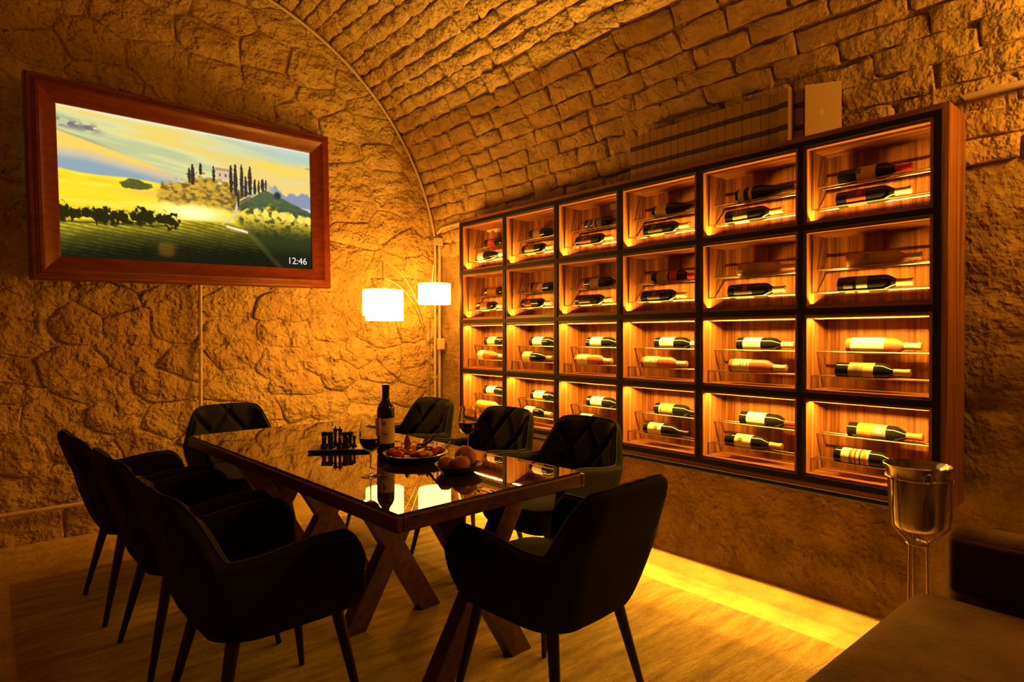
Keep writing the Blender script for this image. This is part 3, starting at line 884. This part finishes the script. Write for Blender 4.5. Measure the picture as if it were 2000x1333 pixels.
pipe([(3.150, YB - 0.070, 0.02), (3.150, YB - 0.070, 2.14)], 0.011, 'right of two upright conduits in the corner behind the lamp', [(3.150, YB - 0.070, 1.62)])
def wall_box(loc, sx, sy, sz, label):
    root = thing('junction_box', label, 'box', loc)
    mk('housing', box(-sx, sx, -sy, sy, -sz, sz, 0.004), M_PIPE, root)
    mk('lid', box(-sx * .82, sx * .82, -sy - 0.004, -sy - 0.0002, -sz * .82, sz * .82, 0.001), M_PIPE, root)
wall_box((3.138, YB - 0.112, 1.205), 0.030, 0.022, 0.052, 'small pale socket box low on the corner conduits')
wall_box((3.125, YB - 0.108, 2.14), 0.028, 0.020, 0.034, 'small pale junction box high on the corner conduits')
pipe([(3.105, YB - 0.10, 2.21), (3.118, YB - 0.16, 2.255), (3.105, 4.12, 2.262)], 0.012, 'short pale trunking from the corner to the cabinet')
pipe([(3.095, 0.735, 2.272), (3.09, 0.1, 2.275), (3.085, -1.2, 2.28)], 0.014, 'pale trunking on the wall right of the cabinet')

# ------------------------------------------------------------------ arc floor lamp in the corner
LB = (2.93, 4.56)
lamp = thing('arc_floor_lamp', 'arc floor lamp with three glowing white drum shades in the corner', 'lamp', (LB[0], LB[1], 0.0))
mk('base', lathe([(0.0, 0.0), (0.13, 0.0), (0.135, 0.004), (0.135, 0.020), (0.128, 0.026), (0.02, 0.030)], 32), M_ARC, lamp, smooth='auto')
mk('pole', tube([(0, 0, 0.028), (0, 0, 0.9)], 0.011, 10), M_ARC, lamp, smooth='auto')
SHADES = [((2.10, 3.87), 1.512, 0.140, 0.178), ((2.225, 4.075), 1.482, 0.138, 0.178), ((2.845, 4.355), 1.632, 0.136, 0.172)]
M_SHADE = emitter('glowing_linen_shade', AMBER, P_SHADE)
for k, ((sx, sy), sz, rad, hh) in enumerate(SHADES):
    dx, dy = sx - LB[0], sy - LB[1]
    apex = sz + hh / 2 + (0.20, 0.13, 0.16)[k]
    pts = []
    for s in np.linspace(0, 1, 20):
        a = s * PI * 0.5
        # quarter-ellipse from the pole top outwards
        r_ = 1 - math.cos(a); z_ = math.sin(a)
        pts.append((dx * r_ * 1.0, dy * r_ * 1.0, 0.86 + (apex - 0.86) * z_))
    mk('arm', tube(pts, 0.0042, 8), M_ARC, lamp, smooth='auto')
    mk('cord', tube([(dx, dy, apex), (dx, dy, sz + hh / 2 - 0.02)], 0.003, 6), M_ARC, lamp)
    n = 40
    V, Fc = lathe([(rad, -hh / 2), (rad, hh / 2), (rad - 0.003, hh / 2), (rad - 0.003, -hh / 2)], n, False)
    Fc += [(3 * n + q, 3 * n + (q + 1) % n, (q + 1) % n, q) for q in range(n)]
    sh = mk('shade', xf((V, Fc), (dx, dy, sz)), M_SHADE, lamp, smooth='auto')
    ring = merge(*[tube([(dx, dy, sz + hh / 2 - 0.02), (dx + rad * 0.985 * math.cos(q), dy + rad * 0.985 * math.sin(q), sz + hh / 2 - 0.012)], 0.002, 5) for q in (0.3, 2.4, 4.5)])
    mk('spider', ring, M_ARC, sh)

# ------------------------------------------------------------------ wall lamp beyond the right edge of the frame
sc = thing('wall_lamp', 'glowing wall lamp on an arm, right wall just outside the picture', 'lamp', (3.055, -0.10, 2.30))
mk('back_plate', box(0.010, 0.035, -0.05, 0.05, -0.12, 0.12, 0.004), M_ARC, sc)
V, Fc = lathe([(0.085, -0.07), (0.100, 0.09), (0.097, 0.09), (0.082, -0.07)], 28, False)
mk('shade', xf((V, Fc), (-0.26, 0, 0)), emitter('glowing_wall_lamp', AMBER, P_SCONCE), sc, smooth='auto')
mk('finial', xf(lathe([(0.0, -0.100), (0.012, -0.096), (0.016, -0.084), (0.006, -0.076), (0.006, 0.02), (0.0, 0.02)], 16, False), (-0.26, 0, 0)), M_ARC, sc, smooth='auto')
mk('bracket', tube([(0.012, 0, -0.09), (-0.10, 0, -0.095), (-0.26, 0, -0.084)], 0.007, 8), M_ARC, sc, smooth='auto')

# ------------------------------------------------------------------ rug
RZ = 0.005
rug = mk('rug', grid(lambda u, v: np.stack([0.07 + u * 2.58, 0.73 + v * 3.35, RZ - 0.0035 * (np.maximum(np.abs(u - .5), np.abs(v - .5)) > .4995)], -1), 40, 70), M_RUG)
tag(rug, 'large worn brown rug under the table and chairs', 'rug')

# ------------------------------------------------------------------ dining table
TR = 0.0565
TC = (1.237, 2.522)
TL, TW, TH = 1.93, 0.832, 0.762
table = thing('dining_table', 'dark wooden dining table with reflective glass top and crossed legs', 'table', (TC[0], TC[1], RZ + 0.0005), (0, 0, TR))
def tx(x, y):     # world -> table local
    dx, dy = x - TC[0], y - TC[1]
    return dx * math.cos(TR) + dy * math.sin(TR), -dx * math.sin(TR) + dy * math.cos(TR)
def tw(x, y):
    return TC[0] + x * math.cos(TR) - y * math.sin(TR), TC[1] + x * math.sin(TR) + y * math.cos(TR)
zt = TH - RZ
hw, hl = TW / 2, TL / 2
mk('table_frame', merge(box(-hw, -hw + 0.022, -hl, hl, zt - 0.046, zt, 0.003), box(hw - 0.022, hw, -hl, hl, zt - 0.046, zt, 0.003),
                        box(-hw + 0.0222, hw - 0.0222, -hl, -hl + 0.022, zt - 0.046, zt, 0.003), box(-hw + 0.0222, hw - 0.0222, hl - 0.022, hl, zt - 0.046, zt, 0.003)), M_TABLE, table)
mk('table_board', box(-hw + 0.0225, hw - 0.0225, -hl + 0.0225, hl - 0.0225, zt - 0.046, zt - 0.008), M_TABLE, table)
seam = 0.295
mk('glass_pane', box(-hw + 0.012, hw - 0.012, -hl + 0.012, seam - 0.001, zt + 0.0005, zt + 0.0075, 0.001), M_TGLASS, table)
mk('glass_pane', box(-hw + 0.012, hw - 0.012, seam + 0.001, hl - 0.012, zt + 0.0005, zt + 0.0075, 0.001), M_TGLASS, table)
mk('apron', merge(box(-0.30, 0.32, -0.75, 0.92, zt - 0.075, zt - 0.0465)), M_TABLE, table)
for (wx, wy, hs, ht_) in ((1.42, 1.87, 0.205, 0.21), (1.375, 2.46, 0.200, 0.20), (1.345, 3.10, 0.205, 0.21), (1.185, 3.36, 0.19, 0.20)):
    lx, ly = tx(wx, wy)
    for s in (-1, 1):
        xa, xb = lx - s * hs, lx + s * ht_
        wq = 0.052; dq = 0.033 if s > 0 else 0.032
        V = [(xx + e * wq, ly + q * dq, zz) for xx, zz in ((xa, 0.0), (xb, zt - 0.0755)) for e, q in ((-1, -1), (1, -1), (1, 1), (-1, 1))]
        mk('crossed_leg', (V, [(3, 2, 1, 0), (4, 5, 6, 7), (0, 1, 5, 4), (1, 2, 6, 5), (2, 3, 7, 6), (3, 0, 4, 7)]), M_TABLE, table)
GT = TH + 0.0085    # top of the glass

# ------------------------------------------------------------------ chairs
def chair_parts():
    root = thing('armchair', 'x', 'chair')
    U = 150; Vn = 34
    def plan(u, hw, yb, yf, rc):
        """rounded U: u in -1..1, 0 at the middle of the back"""
        s = np.abs(u)
        # lengths: back half, corner arc, side
        Lb = hw - rc; La = rc * PI / 2; Ls = (yf - (yb + rc)); T = Lb + La + Ls
        d = s * T
        a = np.clip((d - Lb) / rc, 0, PI / 2)
        x = np.where(d < Lb, d, hw - rc + rc * np.sin(a))
        y = np.where(d < Lb, yb, yb + rc - rc * np.cos(a)) + np.clip(d - Lb - La, 0, None)
        return np.sign(u) * x, y
    def surf(u, v, off):
        """outer shell point; off moves inwards"""
        x0, y0 = plan(u, 0.215 - off, -0.215 + off, 0.205, 0.10)
        x1, y1 = plan(u, 0.290 - off, -0.315 + off, 0.215, 0.125)
        s = np.abs(u)
        # backrest top narrows and leans
        k = 1 - sstep(0.20, 0.46, s)
        ztop = 0.645 + 0.190 * (1 - sstep(0.275, 0.42, s)) ** 0.8 + 0.022 * sstep(0.5, 0.8, s) - 0.075 * np.clip((s - 0.90) / 0.10, 0, 1) ** 2
        ztop = ztop - 0.012 * np.clip(s / 0.28, 0, 1) ** 4
        zb = 0.375 + 0.015 * s
        z = zb + (ztop - zb) * v
        w = np.sin(v * PI / 2) ** 0.8
        x = x0 + (x1 - x0) * w; y = y0 + (y1 - y0) * w
        hgt = np.clip((z - 0.62) / 0.21, 0, 1.1)
        x = x * (1 - 0.10 * hgt); y = y - 0.050 * hgt * k
        return x, y, z
    def quilt(x, z, u):
        p, q = (x + (z - 0.66) * 0.75) / 0.20 + 0.5, (x - (z - 0.66) * 0.75) / 0.20 + 0.5
        g = np.minimum(np.abs(p - np.round(p)), np.abs(q - np.round(q)))
        m = 1 - sstep(0.50, 0.60, np.abs(u))
        return 0.018 * sstep(0.10, 0.0, g) * m + 0.010 * np.clip(0.5 - g * 2.2, 0, 1) * m
    def shell(u, v, inner):
        u = u * 2 - 1
        th = 0.046
        if inner:
            x, y, z = surf(u, v, 0.0)
            xi, yi, zi = surf(u, v, th)
            ln = np.sqrt((xi - x) ** 2 + (yi - y) ** 2) + 1e-6
            g = quilt(xi, z, u)
            f = (th - g) / th
            round_ = np.sqrt(np.clip(1 - (np.clip((v - 0.90) / 0.10, 0, 1)) ** 2, 0, 1))
            f = f * (0.5 + 0.5 * round_)
            return np.stack([x + (xi - x) * f, y + (yi - y) * f, z], -1)
        x, y, z = surf(u, v, 0.0); xi, yi, _ = surf(u, v, th)
        round_ = 1 - np.sqrt(np.clip(1 - (np.clip((v - 0.90) / 0.10, 0, 1)) ** 2, 0, 1))
        f = 0.5 * round_
        return np.stack([x + (xi - x) * f, y + (yi - y) * f, z], -1)
    a = grid(lambda u, v: shell(u, v, False), U, Vn)
    b = grid(lambda u, v: shell(u, v, True), U, Vn, flip=True)
    n = (U + 1) * (Vn + 1)
    P = np.vstack([a[0], b[0]]); Fc = list(a[1]) + [tuple(i + n for i in q) for q in b[1]]
    idx = lambda i, j: i * (Vn + 1) + j
    for i in range(U):
        Fc.append((idx(i, 0), n + idx(i, 0), n + idx(i + 1, 0), idx(i + 1, 0)))
    for j in range(Vn):
        Fc.append((idx(0, j), idx(0, j + 1), n + idx(0, j + 1), n + idx(0, j)))
        Fc.append((idx(U, j + 1), idx(U, j), n + idx(U, j), n + idx(U, j + 1)))
    shell_o = mk('backrest_shell', (P, Fc), M_VELVET, root, smooth=True)
    top = [tuple(P[idx(i, Vn)] * 0.55 + P[n + idx(i, Vn)] * 0.45 + np.array([0, 0, 0.001])) for i in range(U + 1)]
    mk('highlight_piping', tube(top, 0.0035, 6), M_RIM_HIGHLIGHT, shell_o, smooth=True)
    # seat: a cushion with a rounded rim
    def seat_poly(sc):
        pts = []
        for k in range(40):
            a = 2 * PI * k / 40
            c, s = math.cos(a), math.sin(a)
            e = 0.42
            x = 0.232 * math.copysign(abs(c) ** e, c); y = 0.255 * math.copysign(abs(s) ** e, s) + 0.045
            pts.append((x * sc, (y - 0.045) * sc + 0.045))
        return pts
    rings = [(0.80, 0.355), (0.93, 0.372), (0.985, 0.395), (1.0, 0.430), (0.99, 0.462), (0.955, 0.482), (0.86, 0.492), (0.5, 0.494)]
    V = []; Fs = []
    for sc_, z in rings:
        V += [(x, y, z) for x, y in seat_poly(sc_)]
    for r in range(len(rings) - 1):
        for k in range(40):
            p, q = r * 40 + k, r * 40 + (k + 1) % 40
            Fs.append((p, q, q + 40, p + 40))
    Fs.append(tuple(reversed(range(40)))); Fs.append(tuple((len(rings) - 1) * 40 + k for k in range(40)))
    mk('seat', (V, Fs), M_VELVET, root, smooth='auto')
    for sx in (-1, 1):
        for sy in (-1, 1):
            p0 = (sx * 0.165, sy * 0.165 + 0.01, 0.372); p1 = (sx * 0.232, sy * 0.238, 0.0)
            mk('leg', tube([p0, p1], [0.021, 0.0105], 12), M_LEG, root, smooth='auto')
    return root
chair0 = chair_parts()
CH = 'quilted dark velvet armchairs around the table'
SPOTS = [
 ((0.600, 3.440), -PI / 2 + TR, 'dark velvet armchair on the television side, farthest from the camera'),
 ((0.655, 2.775), -PI / 2 + TR, 'dark velvet armchair on the television side, middle of the row of three'),
 ((0.690, 2.090), -PI / 2 + TR, 'dark velvet armchair in the left foreground, nearest of the row of three'),
 ((2.050, 3.600), PI / 2 + TR, 'quilted velvet armchair closest to the floor lamp, cabinet side'),
 ((2.085, 2.840), PI / 2 + TR, 'quilted velvet armchair on the cabinet side, between two others'),
 ((2.130, 2.225), PI / 2 + TR, 'quilted velvet armchair on the cabinet side, nearest the camera'),
 ((1.170, 3.850), PI + TR, 'dark velvet armchair at the far head of the table under the conduit'),
 ((1.455, 1.510), 0.08, 'dark velvet armchair at the near end of the table, back to the camera'),
]
for k, ((x, y), rz, lb) in enumerate(SPOTS):
    if k == 0:
        chair0.location = (x, y, RZ + 0.003); chair0.rotation_euler = (0, 0, rz); chair0['label'] = lb; chair0['group'] = CH
    else:
        dup(chair0, (x, y, RZ + 0.003), (0, 0, rz), lb, CH)

# ------------------------------------------------------------------ on the table
bottle('tall dark red wine bottle standing on the table', 'b', 'dark', [('cream', 0.050, 0.158)], 'black', None, (1.300, 2.372, GT), (0, 0, 0), face=-2.26,
       marks=[('brown', 0.128, 0.145, -0.14, 0.14), ('brown', 0.100, 0.1015, -0.75, 0.75), ('brown', 0.085, 0.096, -0.30, -0.12), ('brown', 0.085, 0.096, -0.04, 0.12), ('brown', 0.085, 0.096, 0.20, 0.36), ('brown', 0.074, 0.0755, -0.55, 0.55)])
def wine_glass(loc, label):
    root = thing('wine_glass', label, 'glass', loc, group='glasses of red wine on the table')
    bowl_o = [(0.0045, 0.088), (0.014, 0.091), (0.028, 0.102), (0.038, 0.122), (0.0415, 0.142), (0.040, 0.165), (0.036, 0.190), (0.0335, 0.208)]
    bowl_i = [(r - 0.0012, z + 0.0012) for r, z in bowl_o][::-1]; bowl_i = [(r, min(z, 0.208)) for r, z in bowl_i]
    bowl_i[-1] = (0.002, 0.0905)
    b = mk('bowl', lathe(bowl_o + bowl_i, 32), M_GLASS, root, smooth='auto')
    mk('stem', lathe([(0.0040, 0.006), (0.0030, 0.012), (0.0028, 0.070), (0.0045, 0.0878)], 14), M_GLASS, root, smooth='auto')
    mk('foot', lathe([(0.034, 0.0), (0.0345, 0.0015), (0.020, 0.0030), (0.0042, 0.0058)], 32), M_GLASS, root, smooth='auto')
    mk('wine', lathe([(0.002, 0.0925), (0.012, 0.0938), (0.0262, 0.1042), (0.0362, 0.123), (0.0396, 0.141), (0.0396, 0.1415)], 32), M_WINE, b, smooth='auto')
wine_glass((1.052, 2.032, GT), 'glass of red wine in front of the bottle')
wine_glass((1.552, 2.120, GT), 'glass of red wine behind the bread, before the quilted chairs')

pl = thing('platter', 'round black platter holding colourful food', 'platter', (1.335, 2.190, GT))
mk('dish', lathe([(0.0, 0.0), (0.085, 0.0), (0.118, 0.012), (0.133, 0.028), (0.134, 0.031), (0.130, 0.031), (0.113, 0.016), (0.082, 0.007), (0.0, 0.006)], 44), M_PLATE, pl, smooth='auto')
PLX, PLY, PLZ = 1.335, 2.190, GT + 0.0075
def blob(rx, ry, rz, seed, amp=0.18, n=14, m=9):
    V = []; Fc = []
    for i in range(m + 1):
        th = PI * i / m
        for k in range(n):
            ph = 2 * PI * k / n
            d = np.array([math.sin(th) * math.cos(ph), math.sin(th) * math.sin(ph), math.cos(th)])
            s = 1 + amp * float(fbm(np.array([d[0] * 1.7 + seed]), np.array([d[1] * 1.7]), d[2] * 1.7, 3, seed)[0])
            V.append((d[0] * rx * s, d[1] * ry * s, d[2] * rz * s))
    for i in range(m):
        for k in range(n):
            a, b = i * n + k, i * n + (k + 1) % n
            Fc.append((a, b, b + n, a + n))
    zmin = min(p[2] for p in V)
    return [(x, y, z - zmin) for x, y, z in V], Fc
def leaf(L, w, lift, n=8):
    V = []
    for i in range(n + 1):
        s = i / n; ww = w * math.sin(PI * min(1, s * 0.93 + 0.05)) ** 0.8
        z = lift * s ** 1.6
        for e, dz in ((-1, 0.18), (0, 0), (1, 0.18)):
            V.append((e * ww, s * L, z + abs(e) * ww * dz + 0.002))
    m = len(V); V += [(x, y, z - 0.0015) for x, y, z in V]
    Fc = []
    for i in range(n):
        for e in range(2):
            a = i * 3 + e
            Fc += [(a, a + 1, a + 4, a + 3), (m + a + 3, m + a + 4, m + a + 1, m + a)]
    for i in range(n):
        Fc += [(i * 3, i * 3 + 3, m + i * 3 + 3, m + i * 3), (i * 3 + 5, i * 3 + 2, m + i * 3 + 2, m + i * 3 + 5)]
    Fc += [(0, m, m + 1, 1), (1, m + 1, m + 2, 2), (3 * n, 3 * n + 1, m + 3 * n + 1, m + 3 * n), (3 * n + 1, 3 * n + 2, m + 3 * n + 2, m + 3 * n + 1)]
    return V, Fc
FOOD = [  # dx, dy in view terms: right, away; kind; size; lift
 (-0.095, -0.015, 'tomato', 0.021, 0.006), (-0.060, -0.055, 'tomato', 0.022, 0.002), (-0.062, 0.010, 'pepper', 0.026, 0.002), (-0.020, -0.070, 'cheese', 0.016, 0.0),
 (-0.015, -0.030, 'pepper', 0.024, 0.001), (0.030, -0.060, 'pepper', 0.026, 0.0), (0.065, -0.048, 'cheese', 0.017, 0.002), (0.075, -0.005, 'tomato', 0.024, 0.002),
 (0.030, -0.012, 'cheese', 0.017, 0.001), (0.098, 0.012, 'pepper', 0.024, 0.010), (-0.025, 0.040, 'pepper', 0.024, 0.001), (0.040, 0.045, 'tomato', 0.022, 0.001), (-0.075, 0.055, 'tomato', 0.020, 0.004)]
rt2, fw2 = np.array([_rt[0], _rt[1]]), np.array([_fw[0], _fw[1]]); fw2 = fw2 / np.linalg.norm(fw2)
FWORD = ['red tomato piece at the left rim of the platter', 'red tomato piece at the front left of the platter', 'orange pepper piece left of the middle of the platter',
         'white cheese lump at the front rim of the platter', 'orange pepper piece in the very middle of the platter', 'orange pepper piece at the front right of the platter',
         'white cheese lump at the front right of the platter', 'red tomato piece right of the middle of the platter', 'white cheese lump in the middle under the leaf',
         'orange pepper piece at the right rim of the platter', 'orange pepper piece behind the middle of the platter', 'red tomato piece at the back right of the platter', 'red tomato piece at the back left of the platter']
for i, (dx, dy, kind, sz, lift) in enumerate(FOOD):
    p = np.array([PLX, PLY]) + rt2 * dx + fw2 * dy
    m_ = dict(tomato=M_RED, pepper=M_ORANGE, cheese=M_CREAM)[kind]
    root = mk(dict(tomato='tomato_piece', pepper='pepper_piece', cheese='cheese_lump')[kind], blob(sz, sz * random.uniform(.7, 1), sz * random.uniform(.6, .85), 300 + i, 0.35), m_, smooth=True)
    root.location = (p[0], p[1], PLZ + lift + 0.001); root.rotation_euler = (0, 0, random.uniform(0, 6))
    tag(root, FWORD[i], 'food', kind + ' pieces on the platter')
LEAF = [(-0.030, 0.02, 0.055, 0.014, 0.062, 0.3, M_PURPLE, 'upright red leaf at the left of the platter'), (0.022, 0.03, 0.05, 0.013, 0.058, -0.4, M_PURPLE, 'upright purple leaf in the middle of the platter'),
        (0.105, -0.02, 0.045, 0.012, 0.045, -1.2, M_PURPLE, 'pointed purple leaf at the right rim of the platter'), (0.000, 0.00, 0.085, 0.016, 0.030, -1.25, M_GREEN, 'flat dark green leaf across the platter')]
for i, (dx, dy, L, w, lift, rz, m_, lb) in enumerate(LEAF):
    p = np.array([PLX, PLY]) + rt2 * dx + fw2 * dy
    o = mk('salad_leaf', leaf(L, w, lift), m_, smooth=True)
    o.location = (p[0], p[1], PLZ + 0.022); o.rotation_euler = (0, 0, rz - 0.7042)
    tag(o, lb, 'leaf', 'leaves on the platter')
p = np.array([PLX, PLY]) + rt2 * 0.055 + fw2 * 0.035
pts = [(p[0] + rt2[0] * a, p[1] + rt2[1] * a, PLZ + 0.045 + b) for a, b in ((-0.055, 0.0), (-0.02, 0.004), (0.005, 0.018), (0.018, 0.038), (0.034, 0.045), (0.05, 0.040))]
o = mk('pepper_stalk', tube(pts, [0.004, 0.006, 0.006, 0.005, 0.0045, 0.003], 8), M_GREEN, smooth=True); tag(o, 'curled dark green stalk rising from the platter', 'vegetable')

BX, BY = 1.335, 1.880
bp = thing('bread_plate', 'small grey plate carrying round bread rolls', 'plate', (BX, BY, GT))
mk('dish', lathe([(0.0, 0.0), (0.052, 0.0), (0.070, 0.010), (0.088, 0.030), (0.089, 0.033), (0.086, 0.033), (0.067, 0.014), (0.05, 0.006), (0.0, 0.005)], 40), mat('grey_stoneware', (0.085, 0.065, 0.045), 0.45), bp, smooth='auto')
for (dx, dy, r, h, lift, lb) in ((-0.048, -0.018, 0.030, 0.026, 0.010, 'smallest bread roll at the left of the grey plate'), (0.010, -0.030, 0.036, 0.030, 0.008, 'front bread roll on the grey plate'), (0.024, 0.032, 0.042, 0.040, 0.008, 'largest bread roll at the back of the grey plate')):
    p = np.array([BX, BY]) + rt2 * dx + fw2 * dy
    root = thing('bread_roll', lb, 'bread', (p[0], p[1], GT + lift), group='bread rolls on the grey plate')
    mk('crumb', blob(r, r * 0.95, h, int(r * 1000), 0.14, 18, 11), M_CRUST, root, smooth=True)
    mk('score_line', xf(tube([(-r * 0.6, 0, 0), (-r * 0.2, 0, h * .28), (r * 0.2, 0, h * .28), (r * 0.6, 0, 0)], 0.0025, 6), (0, 0, h * 1.62), (0, 0, 0.5)), mat('bread_flour', (0.60, 0.36, 0.15), 0.8), root)

# small black board with turned pieces
bx_, by_ = 1.200, 2.590
bd = mk('serving_board', box(-0.135, 0.135, -0.075, 0.075, 0, 0.012, 0.003), M_SLATE); bd.location = (bx_, by_, GT + 0.0004); bd.rotation_euler = (0, 0, -0.56)
tag(bd, 'black rectangular game board with small turned pieces on the table', 'board')
PIECE = dict(
 tall=[(0.0, 0.0), (0.0125, 0.0), (0.0128, 0.005), (0.010, 0.009), (0.0062, 0.018), (0.0052, 0.042), (0.0095, 0.046), (0.0060, 0.050), (0.0085, 0.058), (0.0095, 0.064), (0.0035, 0.067), (0.0018, 0.074), (0.0, 0.075)],
 castle=[(0.0, 0.0), (0.013, 0.0), (0.0132, 0.005), (0.0095, 0.010), (0.0078, 0.034), (0.0115, 0.040), (0.0125, 0.053), (0.0085, 0.053), (0.0085, 0.047), (0.0, 0.047)],
 pawn=[(0.0, 0.0), (0.0105, 0.0), (0.0108, 0.004), (0.0070, 0.009), (0.0042, 0.022), (0.0078, 0.025), (0.0045, 0.028), (0.0072, 0.033), (0.0072, 0.038), (0.0040, 0.043), (0.0, 0.044)])
pm = {}
SET = [(-0.095, 0.035, 'castle'), (-0.060, 0.030, 'castle'), (-0.030, 0.040, 'tall'), (0.000, 0.030, 'tall'), (0.030, 0.020, 'castle'), (0.060, 0.035, 'castle'),
       (-0.085, -0.030, 'pawn'), (-0.040, -0.020, 'pawn'), (0.010, -0.035, 'pawn'), (0.050, -0.020, 'pawn'), (0.090, -0.005, 'pawn')]
WP = ['black tower game piece at the left end of the back row', 'second black tower game piece from the left, back row', 'tall pointed black game piece left in the back row',
      'tall pointed black game piece in the middle of the back row', 'black tower game piece right of the tall pieces', 'black tower game piece at the right end of the back row',
      'small black pawn at the left end of the front row', 'second small black pawn from the left, front row', 'middle small black pawn of the front row',
      'fourth small black pawn from the left, front row', 'small black pawn at the right end of the front row']
for k, (dx, dy, kd) in enumerate(SET):
    dx = dx * 0.74 - 0.012
    if kd not in pm: o = mk('game_piece', lathe(PIECE[kd], 18, False), M_FIG, smooth='auto'); pm[kd] = o.data
    else: o = mk('game_piece', None, None, mesh=pm[kd])
    c_, s_ = math.cos(-0.56), math.sin(-0.56)
    o.location = (bx_ + dx * c_ - dy * s_, by_ + dx * s_ + dy * c_, GT + 0.0130); o.scale = (1.12, 1.12, 1.18)
    tag(o, WP[k], 'game piece', kd + ' game pieces on the board')

# ------------------------------------------------------------------ ice bucket on its stand
IB = (2.555, 0.742)
ib = thing('ice_bucket_stand', 'tall wire stand holding the metal ice bucket', 'stand', (IB[0], IB[1], 0.0))
RIM = 0.815
rr = 0.0995
mk('ring', tube([(rr * math.cos(a), rr * math.sin(a), RIM - 0.045) for a in np.linspace(0, 2 * PI, 33)], 0.0035, 8, False), M_CHROME, ib, smooth=True)
for k in range(3):
    a = 0.55 + k * 2 * PI / 3
    c_, s_ = math.cos(a), math.sin(a)
    pts = [(0.1035 * c_, 0.1035 * s_, RIM - 0.045), (0.1035 * c_, 0.1035 * s_, RIM - 0.16), (0.100 * c_, 0.100 * s_, RIM - 0.212), (0.070 * c_, 0.070 * s_, RIM - 0.246), (0.036 * c_, 0.036 * s_, RIM - 0.275), (0.032 * c_, 0.032 * s_, RIM - 0.30), (0.034 * c_, 0.034 * s_, 0.35), (0.040 * c_, 0.040 * s_, 0.20), (0.085 * c_, 0.085 * s_, 0.0045)]
    mk('leg', tube(pts, 0.0035, 8), M_CHROME, ib, smooth=True)
    mk('knob', xf(blob(0.006, 0.006, 0.006, 5, 0.0, 10, 7), (0.109 * c_, 0.109 * s_, RIM - 0.051)), M_CHROME, ib, smooth=True)
mk('collar', tube([(0.035 * math.cos(a), 0.035 * math.sin(a), RIM - 0.285) for a in np.linspace(0, 2 * PI, 25)], 0.0035, 8, False), M_CHROME, ib, smooth=True)
bk = thing('ice_bucket', 'shiny metal ice bucket with ring handles beside the sofa', 'bucket', (IB[0], IB[1], RIM - 0.238))
mk('body', lathe([(0.0, 0.0), (0.052, 0.0), (0.070, 0.006), (0.081, 0.020), (0.086, 0.040), (0.0945, 0.190), (0.0955, 0.200), (0.100, 0.222), (0.108, 0.2345), (0.1085, 0.238), (0.1055, 0.2385), (0.0980, 0.222), (0.0930, 0.200), (0.084, 0.040), (0.078, 0.022), (0.0, 0.006)], 56), M_CHROME, bk, smooth='auto')
for a in (-2.55, 0.59):
    c_, s_ = math.cos(a), math.sin(a)
    ring = [( 0.1065 * c_ - 0.015 * math.sin(q) * s_, 0.1065 * s_ + 0.015 * math.sin(q) * c_, 0.207 + 0.015 * math.cos(q)) for q in np.linspace(0, 2 * PI, 25)]
    mk('handle', tube(ring, 0.003, 8, False), M_CHROME, bk, smooth=True)

# ------------------------------------------------------------------ sofa at the lower right
sofa = thing('sofa', 'brown suede sofa with shade-toned inner backrest in the right foreground', 'sofa', (1.9, 0.0, 0.0))
def soft(x0, x1, y0, y1, z0, z1, bev, seg=5): return box(x0, x1, y0, y1, z0, z1, bev, seg)
mk('seat', soft(-0.60, 0.47, -1.00, 0.705, 0.12, 0.452, 0.085), M_SUEDE, sofa, smooth='auto')
mk('backrest', soft(0.475, 0.61, -1.00, 0.610, 0.10, 0.655, 0.045), M_SUEDE, sofa, smooth='auto')
mk('back_cushion', soft(0.440, 0.4745, -0.95, 0.590, 0.46, 0.632, 0.016, 3), M_SUEDE_SHADE, sofa, smooth='auto')
for x in (-0.46, 0.56):
    for y in (-0.9, 0.45):
        mk('foot', lathe([(0.0, 0.0), (0.020, 0.0), (0.028, 0.125), (0.0, 0.125)], 14, False), M_LEG, sofa, smooth='auto').location = (x, y, 0.0)
